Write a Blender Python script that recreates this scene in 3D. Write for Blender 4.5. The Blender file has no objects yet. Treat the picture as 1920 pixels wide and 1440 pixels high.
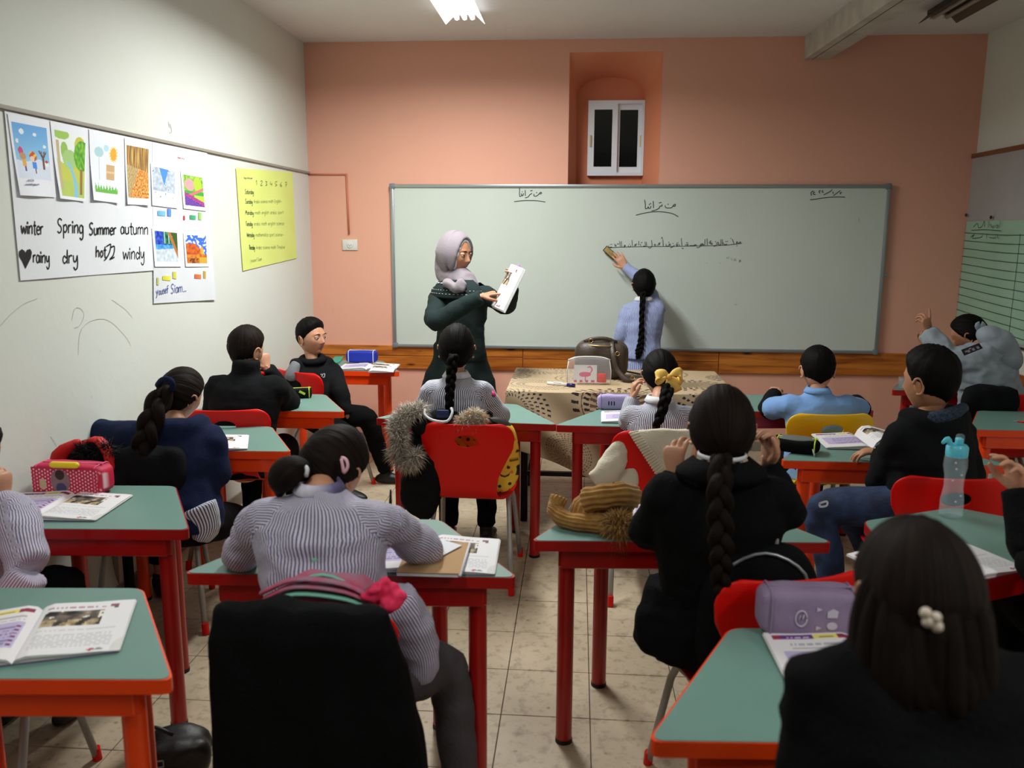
import bpy, bmesh, math, random
import numpy as np
from mathutils import Vector, Matrix, noise
random.seed(7); rng = np.random.default_rng(7)
scene = bpy.context.scene; COL = scene.collection
PI = math.pi
# ---------------------------------------------------------------- camera
FPX, YAW, PIT, ROL, CH = 1585.67, -.0763, .1794, .0044, 1.6219
_cy, _sy, _cp, _sp = math.cos(YAW), math.sin(YAW), math.cos(PIT), math.sin(PIT)
FW = np.array([_sy*_cp, _cy*_cp, -_sp]); _rt = np.array([_cy, -_sy, 0.]); _up = np.cross(_rt, FW)
RT = math.cos(ROL)*_rt + math.sin(ROL)*_up; UP = -math.sin(ROL)*_rt + math.cos(ROL)*_up
CAMP = np.array([0, 0, CH])
cam = bpy.data.cameras.new('camera'); cam_o = bpy.data.objects.new('camera', cam); COL.objects.link(cam_o)
cam.sensor_width = 36; cam.lens = FPX/1920*36; cam.clip_start = .05
cam_o.matrix_world = Matrix([[RT[i], UP[i], -FW[i], CAMP[i]] for i in range(3)] + [[0, 0, 0, 1]])
cam.dof.use_dof = True; cam.dof.focus_distance = 4.3; cam.dof.aperture_fstop = 3.5
scene.camera = cam_o
# ---------------------------------------------------------------- light and exposure
wd = bpy.data.worlds.new('world'); scene.world = wd; wd.use_nodes = True
wd.node_tree.nodes['Background'].inputs[0].default_value = (.02, .024, .03, 1)
wd.node_tree.nodes['Background'].inputs[1].default_value = .3
vs = scene.view_settings; vs.view_transform = 'Standard'; vs.look = 'None'; vs.exposure = 0.0; vs.gamma = 1.0
vs.use_curve_mapping = False
def area(name, loc, sx, sy, power, col=(.97, 1, .97), spread=168):
    l = bpy.data.lights.new(name, 'AREA'); l.shape = 'RECTANGLE'; l.size = sx; l.size_y = sy; l.energy = power; l.color = col; l.spread = math.radians(spread)
    o = bpy.data.objects.new(name, l); o.location = loc; COL.objects.link(o); return o
area('ceiling_tube_light', (-.75, 4.45, 2.845), .16, 1.5, 80)      # the lit fixture in view
area('rear_tube_light', (-.75, .9, 2.845), .16, 1.2, 16)
area('rear_right_fill_light', (1.9, .2, 2.845), .16, 1.2, 32)     # added fill lamp, out of view; lifts the dim right of the board
# ---------------------------------------------------------------- geometry helpers
def ray(px, py): return FW + RT*(px-960)/FPX - UP*(py-720)/FPX
def W(px, py, Y): d = ray(px, py); return CAMP + d*Y/d[1]
def WZ(px, py, z): d = ray(px, py); return CAMP + d*(z-CH)/d[2]
def WX(px, py, X): d = ray(px, py); return CAMP + d*X/d[0]
def A(*v): return np.array(v, float)
def unit(v): v = np.asarray(v, float); return v/(np.linalg.norm(v)+1e-12)
def lin(c): c = np.asarray(c, float); return np.where(c <= .04045, c/12.92, ((c+.055)/1.055)**2.4)
def rotz(a): c, s = math.cos(a), math.sin(a); return np.array([[c, -s, 0], [s, c, 0], [0, 0, 1.]])
def rotx(a): c, s = math.cos(a), math.sin(a); return np.array([[1., 0, 0], [0, c, -s], [0, s, c]])
def roty(a): c, s = math.cos(a), math.sin(a); return np.array([[c, 0, s], [0, 1., 0], [-s, 0, c]])
def catmull(P, n):
    P = [np.asarray(p, float) for p in P]
    if len(P) < 3 or n <= 1: return [P[0]+(P[-1]-P[0])*t for t in np.linspace(0, 1, max(2, n+1))] if len(P) == 2 else P
    out = []
    for i in range(len(P)-1):
        a = P[i-1] if i else 2*P[0]-P[1]; b, c = P[i], P[i+1]; d = P[i+2] if i+2 < len(P) else 2*P[-1]-P[-2]
        for k in range(n):
            t = k/n; out.append(.5*((2*b)+(c-a)*t+(2*a-5*b+4*c-d)*t*t+(3*b-a-3*c+d)*t**3))
    out.append(P[-1]); return out
class MB:
    def __init__(s): s.v = []; s.f = []; s.m = []; s.n = 0; s.uv = []
    def add(s, V, F, mi=0, uv=None):
        V = np.asarray(V, float).reshape(-1, 3); b = s.n; s.v.append(V); s.n += len(V)
        s.f += [tuple(b+i for i in f) for f in F]; s.m += [mi]*len(F)
        if uv is None: s.uv += [None]*len(F)
        else: s.uv += uv
        return s
    def mb(s, o, mi=None):
        b = s.n; s.v += o.v; s.n += o.n; s.f += [tuple(b+i for i in f) for f in o.f]
        s.m += (o.m if mi is None else [mi]*len(o.f)); s.uv += o.uv; return s
    def verts(s): return np.concatenate(s.v) if s.v else np.zeros((0, 3))
    def xf(s, M, t=(0, 0, 0)):
        V = s.verts() @ np.asarray(M).T + np.asarray(t); s.v = [V]; return s
    def box(s, c, d, R=None, bev=0., mi=0, seg=2):
        bm = bmesh.new(); bmesh.ops.create_cube(bm, size=1)
        for v in bm.verts: v.co = Vector((v.co.x*d[0], v.co.y*d[1], v.co.z*d[2]))
        if bev > 0: bmesh.ops.bevel(bm, geom=bm.edges[:], offset=min(bev, .49*min(d)), segments=seg, profile=.5, affect='EDGES')
        V = np.array([v.co[:] for v in bm.verts]); F = [[v.index for v in f.verts] for f in bm.faces]; bm.free()
        if R is not None: V = V @ np.asarray(R).T
        return s.add(V+np.asarray(c, float), F, mi)
    def prism(s, out, z0, z1, bev=0., mi=0, seg=2, mitop=None):
        bm = bmesh.new(); vs_ = [bm.verts.new((p[0], p[1], z0)) for p in out]; f = bm.faces.new(vs_)
        r = bmesh.ops.extrude_face_region(bm, geom=[f]); top = [g for g in r['geom'] if isinstance(g, bmesh.types.BMVert)]
        for v in top: v.co.z = z1
        bmesh.ops.recalc_face_normals(bm, faces=bm.faces[:])
        if bev > 0:
            es = [e for e in bm.edges if abs(e.verts[0].co.z-e.verts[1].co.z) > 1e-6]
            bmesh.ops.bevel(bm, geom=es, offset=bev, segments=seg, profile=.5, affect='EDGES')
        V = np.array([v.co[:] for v in bm.verts]); F = []; ms = []
        for f in bm.faces:
            F.append([v.index for v in f.verts]); ms.append(mitop if (mitop is not None and f.normal.z > .9) else mi)
        bm.free(); s.add(V, F, 0); s.m[-len(F):] = ms; return s
    def loft(s, rings, caps=True, mi=0, uv=True):
        R = np.asarray(rings, float); k, n = R.shape[:2]; F = []; U = []
        for i in range(k-1):
            for j in range(n):
                j2 = (j+1) % n; F.append((i*n+j, i*n+j2, (i+1)*n+j2, (i+1)*n+j))
                U.append(((j/n, i/(k-1)), ((j+1)/n, i/(k-1)), ((j+1)/n, (i+1)/(k-1)), (j/n, (i+1)/(k-1))))
        if caps: F.append(tuple(range(n-1, -1, -1))); U.append(((0, 0),)*n); F.append(tuple((k-1)*n+j for j in range(n))); U.append(((0, 0),)*n)
        return s.add(R.reshape(-1, 3), F, mi, U)
    def tube(s, P, r, n=10, lat=None, mi=0, round_end=False, sub=1):
        """P points; r per-point radius or (a,b) pair (a along lat)."""
        P = [np.asarray(p, float) for p in P]
        r = [r]*len(P) if np.isscalar(r) else list(r)
        r = [(q, q) if np.isscalar(q) else tuple(q) for q in r]
        if sub > 1:
            Q = [np.concatenate([p, q]) for p, q in zip(P, r)]; Q = catmull(Q, sub); P = [q[:3] for q in Q]; r = [(q[3], q[4]) for q in Q]
        k = len(P); T = [unit(P[min(i+1, k-1)]-P[max(i-1, 0)]) for i in range(k)]
        if lat is None:
            l = np.cross(T[0], A(0, 0, 1)); l = A(1, 0, 0) if np.linalg.norm(l) < .1 else l
            lats = []
            for t in T: l = unit(l-t*np.dot(l, t)); lats.append(l)
        else:
            L = [np.asarray(lat, float)]*k if np.ndim(lat) == 1 else [np.asarray(lat[0])*(1-i/(k-1))+np.asarray(lat[1])*i/(k-1) for i in range(k)]
            lats = [unit(l-t*np.dot(l, t)) for l, t in zip(L, T)]
        rings = []
        an = np.arange(n)*2*PI/n
        idx = list(range(k)); 
        if round_end:
            pre = [(P[0]-T[0]*r[0][1]*q, (r[0][0]*w, r[0][1]*w), lats[0], T[0]) for q, w in ((.95, .3), (.7, .7))]
            post = [(P[-1]+T[-1]*r[-1][1]*q, (r[-1][0]*w, r[-1][1]*w), lats[-1], T[-1]) for q, w in ((.7, .7), (.95, .3))]
        else: pre = post = []
        for p, q, l, t in pre+[(P[i], r[i], lats[i], T[i]) for i in idx]+post:
            b = np.cross(t, l); rings.append(p+np.outer(np.cos(an)*q[0], l)+np.outer(np.sin(an)*q[1], b))
        return s.loft(rings, True, mi)
    def ell(s, c, r, R=None, n=14, m=10, mi=0, p=1.):
        th = np.linspace(0, PI, m+1)[1:-1]; ph = np.arange(n)*2*PI/n; V = [(0, 0, 1.)]
        f = lambda x: np.sign(x)*abs(x)**p
        for t in th:
            for a in ph: V.append((f(math.sin(t))*f(math.cos(a)), f(math.sin(t))*f(math.sin(a)), f(math.cos(t))))
        V.append((0, 0, -1.)); V = np.array(V)*np.asarray(r, float); F = []
        for j in range(n): F.append((0, 1+j, 1+(j+1) % n))
        for i in range(len(th)-1):
            for j in range(n): a = 1+i*n; F.append((a+j, a+n+j, a+n+(j+1) % n, a+(j+1) % n))
        a = 1+(len(th)-1)*n
        for j in range(n): F.append((a+j, len(V)-1, a+(j+1) % n))
        if R is not None: V = V @ np.asarray(R).T
        return s.add(V+np.asarray(c, float), F, mi)
    def lathe(s, prof, n=24, c=(0, 0, 0), mi=0):
        an = np.arange(n)*2*PI/n
        return s.loft([np.stack([r*np.cos(an)+c[0], r*np.sin(an)+c[1], np.full(n, z+c[2])], 1) for r, z in prof], True, mi)
    def build(s, name, mats, parent=None, smooth=True, origin=None, col=None, autosm=None):
        V = s.verts()
        if origin is not None: V = V-np.asarray(origin)
        return mesh_obj(name, V, s.f, mats, parent, smooth, s.m, s.uv, col=col, autosm=autosm)
def mesh_obj(name, V, F, mats, parent=None, smooth=True, mi=None, uv=None, col=None, autosm=None, facecol=None):
    me = bpy.data.meshes.new(name); me.from_pydata([tuple(v) for v in np.asarray(V, float).tolist()], [], F)
    if not isinstance(mats, (list, tuple)): mats = [mats]
    for m in mats: me.materials.append(m)
    if mi is not None and len(mats) > 1: me.polygons.foreach_set('material_index', np.array(mi, np.int32))
    if uv is not None and any(u is not None for u in uv[:50]):
        L = me.uv_layers.new(name='UVMap'); flat = []
        for u, f in zip(uv, F): flat += [c for p in (u if u is not None else ((0, 0),)*len(f)) for c in p]
        L.data.foreach_set('uv', np.array(flat, np.float32))
    if smooth:
        me.polygons.foreach_set('use_smooth', np.ones(len(F), bool))
    if smooth and autosm is not None:
        try: me.set_sharp_from_angle(angle=math.radians(autosm))
        except Exception: pass
    if col is not None:
        ca = me.color_attributes.new('Col', 'FLOAT_COLOR', 'POINT')
        c4 = np.ones((len(V), 4), np.float32); c4[:, :3] = lin(col); ca.data.foreach_set('color', c4.ravel())
    if facecol is not None:
        ca = me.color_attributes.new('Col', 'FLOAT_COLOR', 'CORNER'); k = [len(f) for f in F]
        c4 = np.ones((sum(k), 4), np.float32); c4[:, :3] = np.repeat(lin(facecol), k, axis=0); ca.data.foreach_set('color', c4.ravel())
    me.update(); o = bpy.data.objects.new(name, me); COL.objects.link(o)
    if parent is not None: o.parent = parent
    return o
def thing(name, label, cat, loc=(0, 0, 0), rz=0, group=None):
    o = bpy.data.objects.new(name, None); o.empty_display_size = .1; COL.objects.link(o); o.location = tuple(loc); o.rotation_euler = (0, 0, rz)
    o['label'] = label; o['category'] = cat
    if group: o['group'] = group
    return o
def tag(o, label, cat, group=None):
    o['label'] = label; o['category'] = cat
    if group: o['group'] = group
    return o
def struct(o): o['kind'] = 'structure'; return o
def dup(root, loc, rz, label, group=None):
    r = root.copy(); COL.objects.link(r); r.location = tuple(loc); r.rotation_euler = (0, 0, rz); r['label'] = label
    if group: r['group'] = group
    for ch in list(root.children):
        c = ch.copy(); COL.objects.link(c); c.parent = r
        for g in list(ch.children): d = g.copy(); COL.objects.link(d); d.parent = c
    return r
def vox(mb, size, it=3, fac=.5):
    me = bpy.data.meshes.new('tmp'); me.from_pydata([tuple(v) for v in mb.verts().tolist()], [], mb.f)
    o = bpy.data.objects.new('tmp', me); COL.objects.link(o)
    m = o.modifiers.new('r', 'REMESH'); m.mode = 'VOXEL'; m.voxel_size = size; m.adaptivity = 0
    if it: s_ = o.modifiers.new('s', 'SMOOTH'); s_.iterations = it; s_.factor = fac
    dg = bpy.context.evaluated_depsgraph_get(); ev = o.evaluated_get(dg); m2 = bpy.data.meshes.new_from_object(ev)
    n = len(m2.vertices); V = np.zeros(n*3); m2.vertices.foreach_get('co', V); F = [tuple(p.vertices) for p in m2.polygons]
    N = np.zeros(n*3); m2.vertices.foreach_get('normal', N)
    bpy.data.objects.remove(o); bpy.data.meshes.remove(me); bpy.data.meshes.remove(m2)
    return V.reshape(-1, 3), F, N.reshape(-1, 3)
def nz(V, f, seed=0., fn=None):
    off = Vector((seed*3.1, seed*1.7, seed*5.3)); sc_ = (f, f, f) if np.isscalar(f) else f
    return np.array([noise.noise(Vector((v[0]*sc_[0], v[1]*sc_[1], v[2]*sc_[2]))+off) for v in V.tolist()])
# ---------------------------------------------------------------- materials
def M(name, col, rough=.6, metal=0., var=0., vscale=8., bump=0., bscale=80., trans=0., coat=0., spec=.5, vcol=None, alpha=1., bstretch=None, sheen=0., ior=1.45, objvar=0.):
    m = bpy.data.materials.new(name); m.use_nodes = True; nt = m.node_tree; b = nt.nodes['Principled BSDF']
    c = tuple(lin(col))+(1,); b.inputs['Base Color'].default_value = c
    b.inputs['Roughness'].default_value = rough; b.inputs['Metallic'].default_value = metal
    b.inputs['Transmission Weight'].default_value = trans; b.inputs['Coat Weight'].default_value = coat
    b.inputs['Specular IOR Level'].default_value = spec; b.inputs['Alpha'].default_value = alpha; b.inputs['IOR'].default_value = ior
    if sheen: b.inputs['Sheen Weight'].default_value = sheen
    tc = nt.nodes.new('ShaderNodeTexCoord')
    if var > 0 or vcol is not None:
        n = nt.nodes.new('ShaderNodeTexNoise'); n.inputs['Scale'].default_value = vscale; n.inputs['Detail'].default_value = 6
        nt.links.new(tc.outputs['Object'], n.inputs['Vector'])
        r = nt.nodes.new('ShaderNodeValToRGB'); r.color_ramp.elements[0].position = .35; r.color_ramp.elements[1].position = .7
        c0 = tuple(lin(vcol)) if vcol is not None else tuple(x*(1-var) for x in c[:3])
        r.color_ramp.elements[0].color = c0+(1,); r.color_ramp.elements[1].color = c
        nt.links.new(n.outputs['Fac'], r.inputs[0]); nt.links.new(r.outputs[0], b.inputs['Base Color'])
    if bump > 0:
        n2 = nt.nodes.new('ShaderNodeTexNoise'); n2.inputs['Scale'].default_value = bscale; n2.inputs['Detail'].default_value = 4
        src = tc.outputs['Object']
        if bstretch:
            mp = nt.nodes.new('ShaderNodeMapping'); mp.inputs['Scale'].default_value = bstretch; nt.links.new(src, mp.inputs[0]); src = mp.outputs[0]
        nt.links.new(src, n2.inputs['Vector'])
        bp = nt.nodes.new('ShaderNodeBump'); bp.inputs['Strength'].default_value = bump; bp.inputs['Distance'].default_value = .01
        nt.links.new(n2.outputs['Fac'], bp.inputs['Height']); nt.links.new(bp.outputs[0], b.inputs['Normal'])
    return m
def nodes(m): return m.node_tree.nodes, m.node_tree.links, m.node_tree.nodes['Principled BSDF']
def vcolmat(name, rough=.6, coat=0., bump=0., bscale=200):
    m = M(name, (1, 1, 1), rough, coat=coat, bump=bump, bscale=bscale); N, L, b = nodes(m)
    a = N.new('ShaderNodeVertexColor'); a.layer_name = 'Col'; L.new(a.outputs[0], b.inputs['Base Color']); return m
def stripemat(name, c1, c2, duty=.42, soft=.12, rough=.8):
    m = M(name, c1, rough, bump=.25, bscale=60, sheen=.1); N, L, b = nodes(m)
    uv = N.new('ShaderNodeUVMap'); uv.uv_map = 'UVMap'; sp = N.new('ShaderNodeSeparateXYZ'); L.new(uv.outputs[0], sp.inputs[0])
    w = N.new('ShaderNodeMath'); w.operation = 'PINGPONG'; w.inputs[1].default_value = .5; L.new(sp.outputs[0], w.inputs[0])
    r = N.new('ShaderNodeValToRGB'); e = r.color_ramp.elements
    e[0].position = max(0, duty*.5-soft*.5); e[0].color = tuple(lin(c2))+(1,); e[1].position = duty*.5+soft*.5; e[1].color = tuple(lin(c1))+(1,)
    ml = N.new('ShaderNodeMath'); ml.operation = 'MULTIPLY'; ml.inputs[1].default_value = 1.0; L.new(w.outputs[0], ml.inputs[0])
    L.new(ml.outputs[0], r.inputs[0]); L.new(r.outputs[0], b.inputs['Base Color']); return m
def hairmat(name, c1, c2, rough=.42):
    m = M(name, c1, rough+.08, spec=.12); N, L, b = nodes(m)
    uv = N.new('ShaderNodeUVMap'); uv.uv_map = 'UVMap'; mp = N.new('ShaderNodeMapping'); mp.inputs['Scale'].default_value = (140, 3, 1); L.new(uv.outputs[0], mp.inputs[0])
    n = N.new('ShaderNodeTexNoise'); n.inputs['Scale'].default_value = 1; n.inputs['Detail'].default_value = 5; L.new(mp.outputs[0], n.inputs['Vector'])
    r = N.new('ShaderNodeValToRGB'); r.color_ramp.elements[0].position = .35; r.color_ramp.elements[1].position = .72
    r.color_ramp.elements[0].color = tuple(lin(c2))+(1,); r.color_ramp.elements[1].color = tuple(lin(c1))+(1,)
    L.new(n.outputs['Fac'], r.inputs[0]); L.new(r.outputs[0], b.inputs['Base Color'])
    bp = N.new('ShaderNodeBump'); bp.inputs['Strength'].default_value = .7; bp.inputs['Distance'].default_value = .003
    L.new(n.outputs['Fac'], bp.inputs['Height']); L.new(bp.outputs[0], b.inputs['Normal']); return m
# ---------------------------------------------------------------- the room
XL, XR, YF, YB, ZC = -2.0, 2.75, 6.3, -2.2, 2.95
def wallmat(name, col, dirt, amt=.5):
    m = M(name, col, .75, bump=.12, bscale=18); N, L, b = nodes(m); tc = N.new('ShaderNodeTexCoord')
    n1 = N.new('ShaderNodeTexNoise'); n1.inputs['Scale'].default_value = 1.1; n1.inputs['Detail'].default_value = 8; n1.inputs['Roughness'].default_value = .6
    n2 = N.new('ShaderNodeTexNoise'); n2.inputs['Scale'].default_value = 9; n2.inputs['Detail'].default_value = 10; n2.inputs['Roughness'].default_value = .75
    L.new(tc.outputs['Object'], n1.inputs['Vector']); L.new(tc.outputs['Object'], n2.inputs['Vector'])
    r1 = N.new('ShaderNodeValToRGB'); r1.color_ramp.elements[0].position = .45; r1.color_ramp.elements[1].position = .75
    r2 = N.new('ShaderNodeValToRGB'); r2.color_ramp.elements[0].position = .62; r2.color_ramp.elements[1].position = .74
    L.new(n1.outputs['Fac'], r1.inputs[0]); L.new(n2.outputs['Fac'], r2.inputs[0])
    ad = N.new('ShaderNodeMath'); ad.operation = 'MULTIPLY_ADD'; ad.inputs[1].default_value = .25*amt; L.new(r1.outputs[0], ad.inputs[0])
    mu = N.new('ShaderNodeMath'); mu.operation = 'MULTIPLY'; mu.inputs[1].default_value = .5*amt; L.new(r2.outputs[0], mu.inputs[0]); L.new(mu.outputs[0], ad.inputs[2])
    mx = N.new('ShaderNodeMix'); mx.data_type = 'RGBA'; mx.inputs['A'].default_value = tuple(lin(col))+(1,); mx.inputs['B'].default_value = tuple(lin(dirt))+(1,)
    L.new(ad.outputs[0], mx.inputs['Factor']); L.new(mx.outputs['Result'], b.inputs['Base Color']); return m
m_cream = wallmat('cream_plaster', (.85, .86, .83), (.66, .64, .58), .45)
m_pink = wallmat('salmon_plaster', (.90, .665, .58), (.68, .44, .36), .3)
m_ceil = wallmat('ceiling_plaster', (.90, .90, .90), (.6, .57, .52), .5)
m_back = M('back_plaster', (.62, .6, .55), .8)
def quad(name, pts, mat, th=None):
    return mesh_obj(name, np.array(pts, float), [tuple(range(len(pts)))], mat, smooth=False)
def slab(name, c, d, mat): mb = MB().box(c, d); return struct(mb.build(name, mat, smooth=False))
slab('wall_left', ((XL-.05), (YF+YB)/2, ZC/2), (.1, YF-YB+.2, ZC), m_cream)
slab('wall_right', ((XR+.05), (YF+YB)/2, ZC/2), (.1, YF-YB+.2, ZC), m_cream)
slab('wall_back', ((XL+XR)/2, YB-.05, ZC/2), (XR-XL, .1, ZC), m_back)
slab('ceiling', ((XL+XR)/2, (YF+YB)/2, ZC+.05), (XR-XL+.2, YF-YB+.2, .1), m_ceil)
# front wall with a splayed arched niche for the window
nx0, nx1, nz0, nz1 = -.083, .567, 1.90, 2.86
mb = MB()
for (x0, x1, z0, z1) in ((XL, nx0, 0, ZC), (nx1, XR, 0, ZC), (nx0, nx1, 0, nz0), (nx0, nx1, nz1, ZC)):
    mb.box(((x0+x1)/2, YF+.25, (z0+z1)/2), (x1-x0, .5, z1-z0))
struct(mb.build('wall_front', m_pink, smooth=False))
def outline(x0, x1, z0, zs, zt, n=14):
    """bottom-left, up, arch over, down to bottom-right"""
    pts = [(x0, z0), (x0, (z0+zs)/2), (x0, zs)]
    for i in range(1, n): t = PI*(1-i/n); pts.append(((x0+x1)/2+(x1-x0)/2*math.cos(t), zs+(zt-zs)*math.sin(t)**.8))
    return pts+[(x1, zs), (x1, (z0+zs)/2), (x1, z0)]
def rectline(x0, x1, z0, z1, n=14):
    pts = [(x0, z0), (x0, (z0+z1-.05)/2), (x0, z1-.05)]
    for i in range(1, n):
        t = (i-1)/(n-2); pts.append((x0+(x1-x0)*t, z1))
    return pts+[(x1, z1-.05), (x1, (z0+z1-.05)/2), (x1, z0)]
rs = [(rectline(nx0, nx1, nz0, nz1), YF-.001), (outline(nx0+.02, nx1-.015, nz0, 2.70, 2.84), YF+.05), (outline(nx0+.05, nx1-.085, nz0, 2.62, 2.76), YF+.20), (outline(nx0+.06, nx1-.10, nz0, 2.60, 2.74), YF+.30)]
rings = [np.array([(x, y, z) for x, z in o]) for o, y in rs]
V = np.concatenate(rings); n = len(rings[0]); F = [(i*n+j, (i+1)*n+j, (i+1)*n+j+1, i*n+j+1) for i in range(3) for j in range(n-1)]
F.append(tuple(3*n+j for j in range(n)))
F += [(i*n, i*n+n-1, (i+1)*n+n-1, (i+1)*n) for i in range(3)]
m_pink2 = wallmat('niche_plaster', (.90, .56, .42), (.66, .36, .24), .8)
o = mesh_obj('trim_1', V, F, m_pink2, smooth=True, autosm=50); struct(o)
# window
m_alu = M('white_aluminium', (.92, .93, .96), .4); m_nightglass = M('night_glass', (.05, .06, .065), .08, spec=.5, coat=.4)
m_lock = M('lock_brass', (.75, .70, .55), .4, metal=.3); m_bar = M('window_bars', (.30, .42, .42), .5)
wn = bpy.data.objects.new('window_1', None); COL.objects.link(wn); wn['kind'] = 'structure'; wn.location = (.265, YF+.27, 2.30)
ww, wh = .415, .54
mb = MB()
for (cx, cz, dx, dz) in ((0, wh/2-.012, ww-.0402, .024), (0, -wh/2+.012, ww-.0402, .024), (-ww/2+.01, 0, .02, wh), (ww/2-.01, 0, .02, wh)): mb.box((cx, 0, cz), (dx, .06, dz))
mb.build('window_frame', m_alu, wn, smooth=False)
for sgn in (-1, 1):
    y = -.02 if sgn < 0 else .008; w2 = ww/2+.005; cx = sgn*(ww/2-w2/2-.006); mb = MB()
    for (px_, pz, dx, dz) in ((0, wh/2-.042, w2-.0802, .045), (0, -wh/2+.042, w2-.0802, .045), (-w2/2+.02, 0, .04, wh-.04), (w2/2-.02, 0, .04, wh-.04)): mb.box((cx+px_, y, pz), (dx, .022, dz))
    sf = mb.build('sash', m_alu, wn, smooth=False)
    MB().box((cx, y, 0), (w2-.07, .006, wh-.12)).build('pane', m_nightglass, sf, smooth=False)
    MB().box((sgn*(ww/2-.022), y-.016, -.02), (.014, .012, .085), bev=.004).build('sash_lock', m_lock, sf, smooth=False)
mb = MB(); 
for x in (-.1, .0, .1): mb.box((x, .045, 0), (.008, .008, wh))
for z in (-.12, .06): mb.box((0, .045, z), (ww, .008, .008))
mb.build('grille', m_bar, wn, smooth=False)
# floor: a base slab and its tiles
m_grout = M('grout', (.30, .27, .22), .9)
m_tile = M('terrazzo_tile', (.74, .66, .56), .45, bump=.05, bscale=30); N, L, b = nodes(m_tile)
tc = N.new('ShaderNodeTexCoord'); oi = N.new('ShaderNodeObjectInfo')
addv = N.new('ShaderNodeVectorMath'); addv.operation = 'MULTIPLY_ADD'; addv.inputs[1].default_value = (1, 1, 1)
L.new(tc.outputs['Object'], addv.inputs[0]); L.new(oi.outputs['Location'], addv.inputs[2])
n1 = N.new('ShaderNodeTexNoise'); n1.inputs['Scale'].default_value = 22; n1.inputs['Detail'].default_value = 9; n1.inputs['Roughness'].default_value = .7; L.new(addv.outputs[0], n1.inputs['Vector'])
n3 = N.new('ShaderNodeTexNoise'); n3.inputs['Scale'].default_value = 2.2; n3.inputs['Detail'].default_value = 5; L.new(addv.outputs[0], n3.inputs['Vector'])
vo = N.new('ShaderNodeTexVoronoi'); vo.inputs['Scale'].default_value = 13; L.new(addv.outputs[0], vo.inputs['Vector'])
r1 = N.new('ShaderNodeValToRGB'); e = r1.color_ramp.elements; e[0].position = .30; e[0].color = tuple(lin((.56, .50, .42)))+(1,); e[1].position = .50; e[1].color = tuple(lin((.74, .68, .585)))+(1,)
L.new(n1.outputs['Fac'], r1.inputs[0])
r2 = N.new('ShaderNodeValToRGB'); e = r2.color_ramp.elements; e[0].position = .05; e[0].color = (.55, .53, .5, 1); e[1].position = .12; e[1].color = (1, 1, 1, 1); L.new(vo.outputs['Distance'], r2.inputs[0])
r3 = N.new('ShaderNodeValToRGB'); e = r3.color_ramp.elements; e[0].position = .3; e[0].color = (.72, .70, .66, 1); e[1].position = .7; e[1].color = (1.04, 1.02, 1, 1); L.new(n3.outputs['Fac'], r3.inputs[0])
mx = N.new('ShaderNodeMix'); mx.data_type = 'RGBA'; mx.blend_type = 'MULTIPLY'; mx.inputs['Factor'].default_value = 1; L.new(r1.outputs[0], mx.inputs['A']); L.new(r2.outputs[0], mx.inputs['B'])
mx2 = N.new('ShaderNodeMix'); mx2.data_type = 'RGBA'; mx2.blend_type = 'MULTIPLY'; mx2.inputs['Factor'].default_value = 1; L.new(mx.outputs['Result'], mx2.inputs['A']); L.new(r3.outputs[0], mx2.inputs['B'])
L.new(mx2.outputs['Result'], b.inputs['Base Color'])
T = .3023; fl = slab('floor', ((XL+XR)/2, (YF+YB)/2, -.055), (XR-XL+.2, YF-YB+.2, .1), m_grout)
tm = None; tx, ty = .069, .2633+3.57
for i in range(-8, 10):
    for j in range(-9, 9):
        x0, x1 = max(XL, tx+i*T), min(XR, tx+(i+1)*T); y0, y1 = max(YB, ty+j*T), min(YF, ty+(j+1)*T)
        if x1-x0 < .03 or y1-y0 < .03: continue
        full = abs(x1-x0-T) < 1e-4 and abs(y1-y0-T) < 1e-4
        if full and tm is not None:
            o = bpy.data.objects.new('tile', tm); COL.objects.link(o); o.parent = fl
        else:
            o = MB().box((0, 0, -.003), (x1-x0-.003, y1-y0-.003, .006), bev=.0012, seg=1).build('tile', m_tile, fl, smooth=False)
            if full: tm = o.data
        o.location = ((x0+x1)/2, (y0+y1)/2, random.uniform(-.0006, .0006))
fl['kind'] = 'structure'
m_base = M('baseboard_tile', (.55, .52, .46), .5, var=.25, vscale=12)
bb = bpy.data.objects.new('baseboard_front', None); COL.objects.link(bb); bb['kind'] = 'structure'; bb.location = (0, YF-.006, 0)
for i in range(16):
    x0 = XL+i*T; x1 = min(XR, x0+T)
    if x1-x0 > .02: MB().box(((x0+x1)/2, 0, .037), (x1-x0-.003, .012, .074), bev=.002, seg=1).build('tile', m_base, bb, smooth=False)
bl = bpy.data.objects.new('baseboard_left', None); COL.objects.link(bl); bl['kind'] = 'structure'; bl.location = (XL+.006, 0, 0)
for i in range(16):
    y1 = YF-.02-i*T; MB().box((0, y1-T/2, .037), (.012, T-.003, .074), bev=.002, seg=1).build('tile', m_base, bl, smooth=False)
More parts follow.
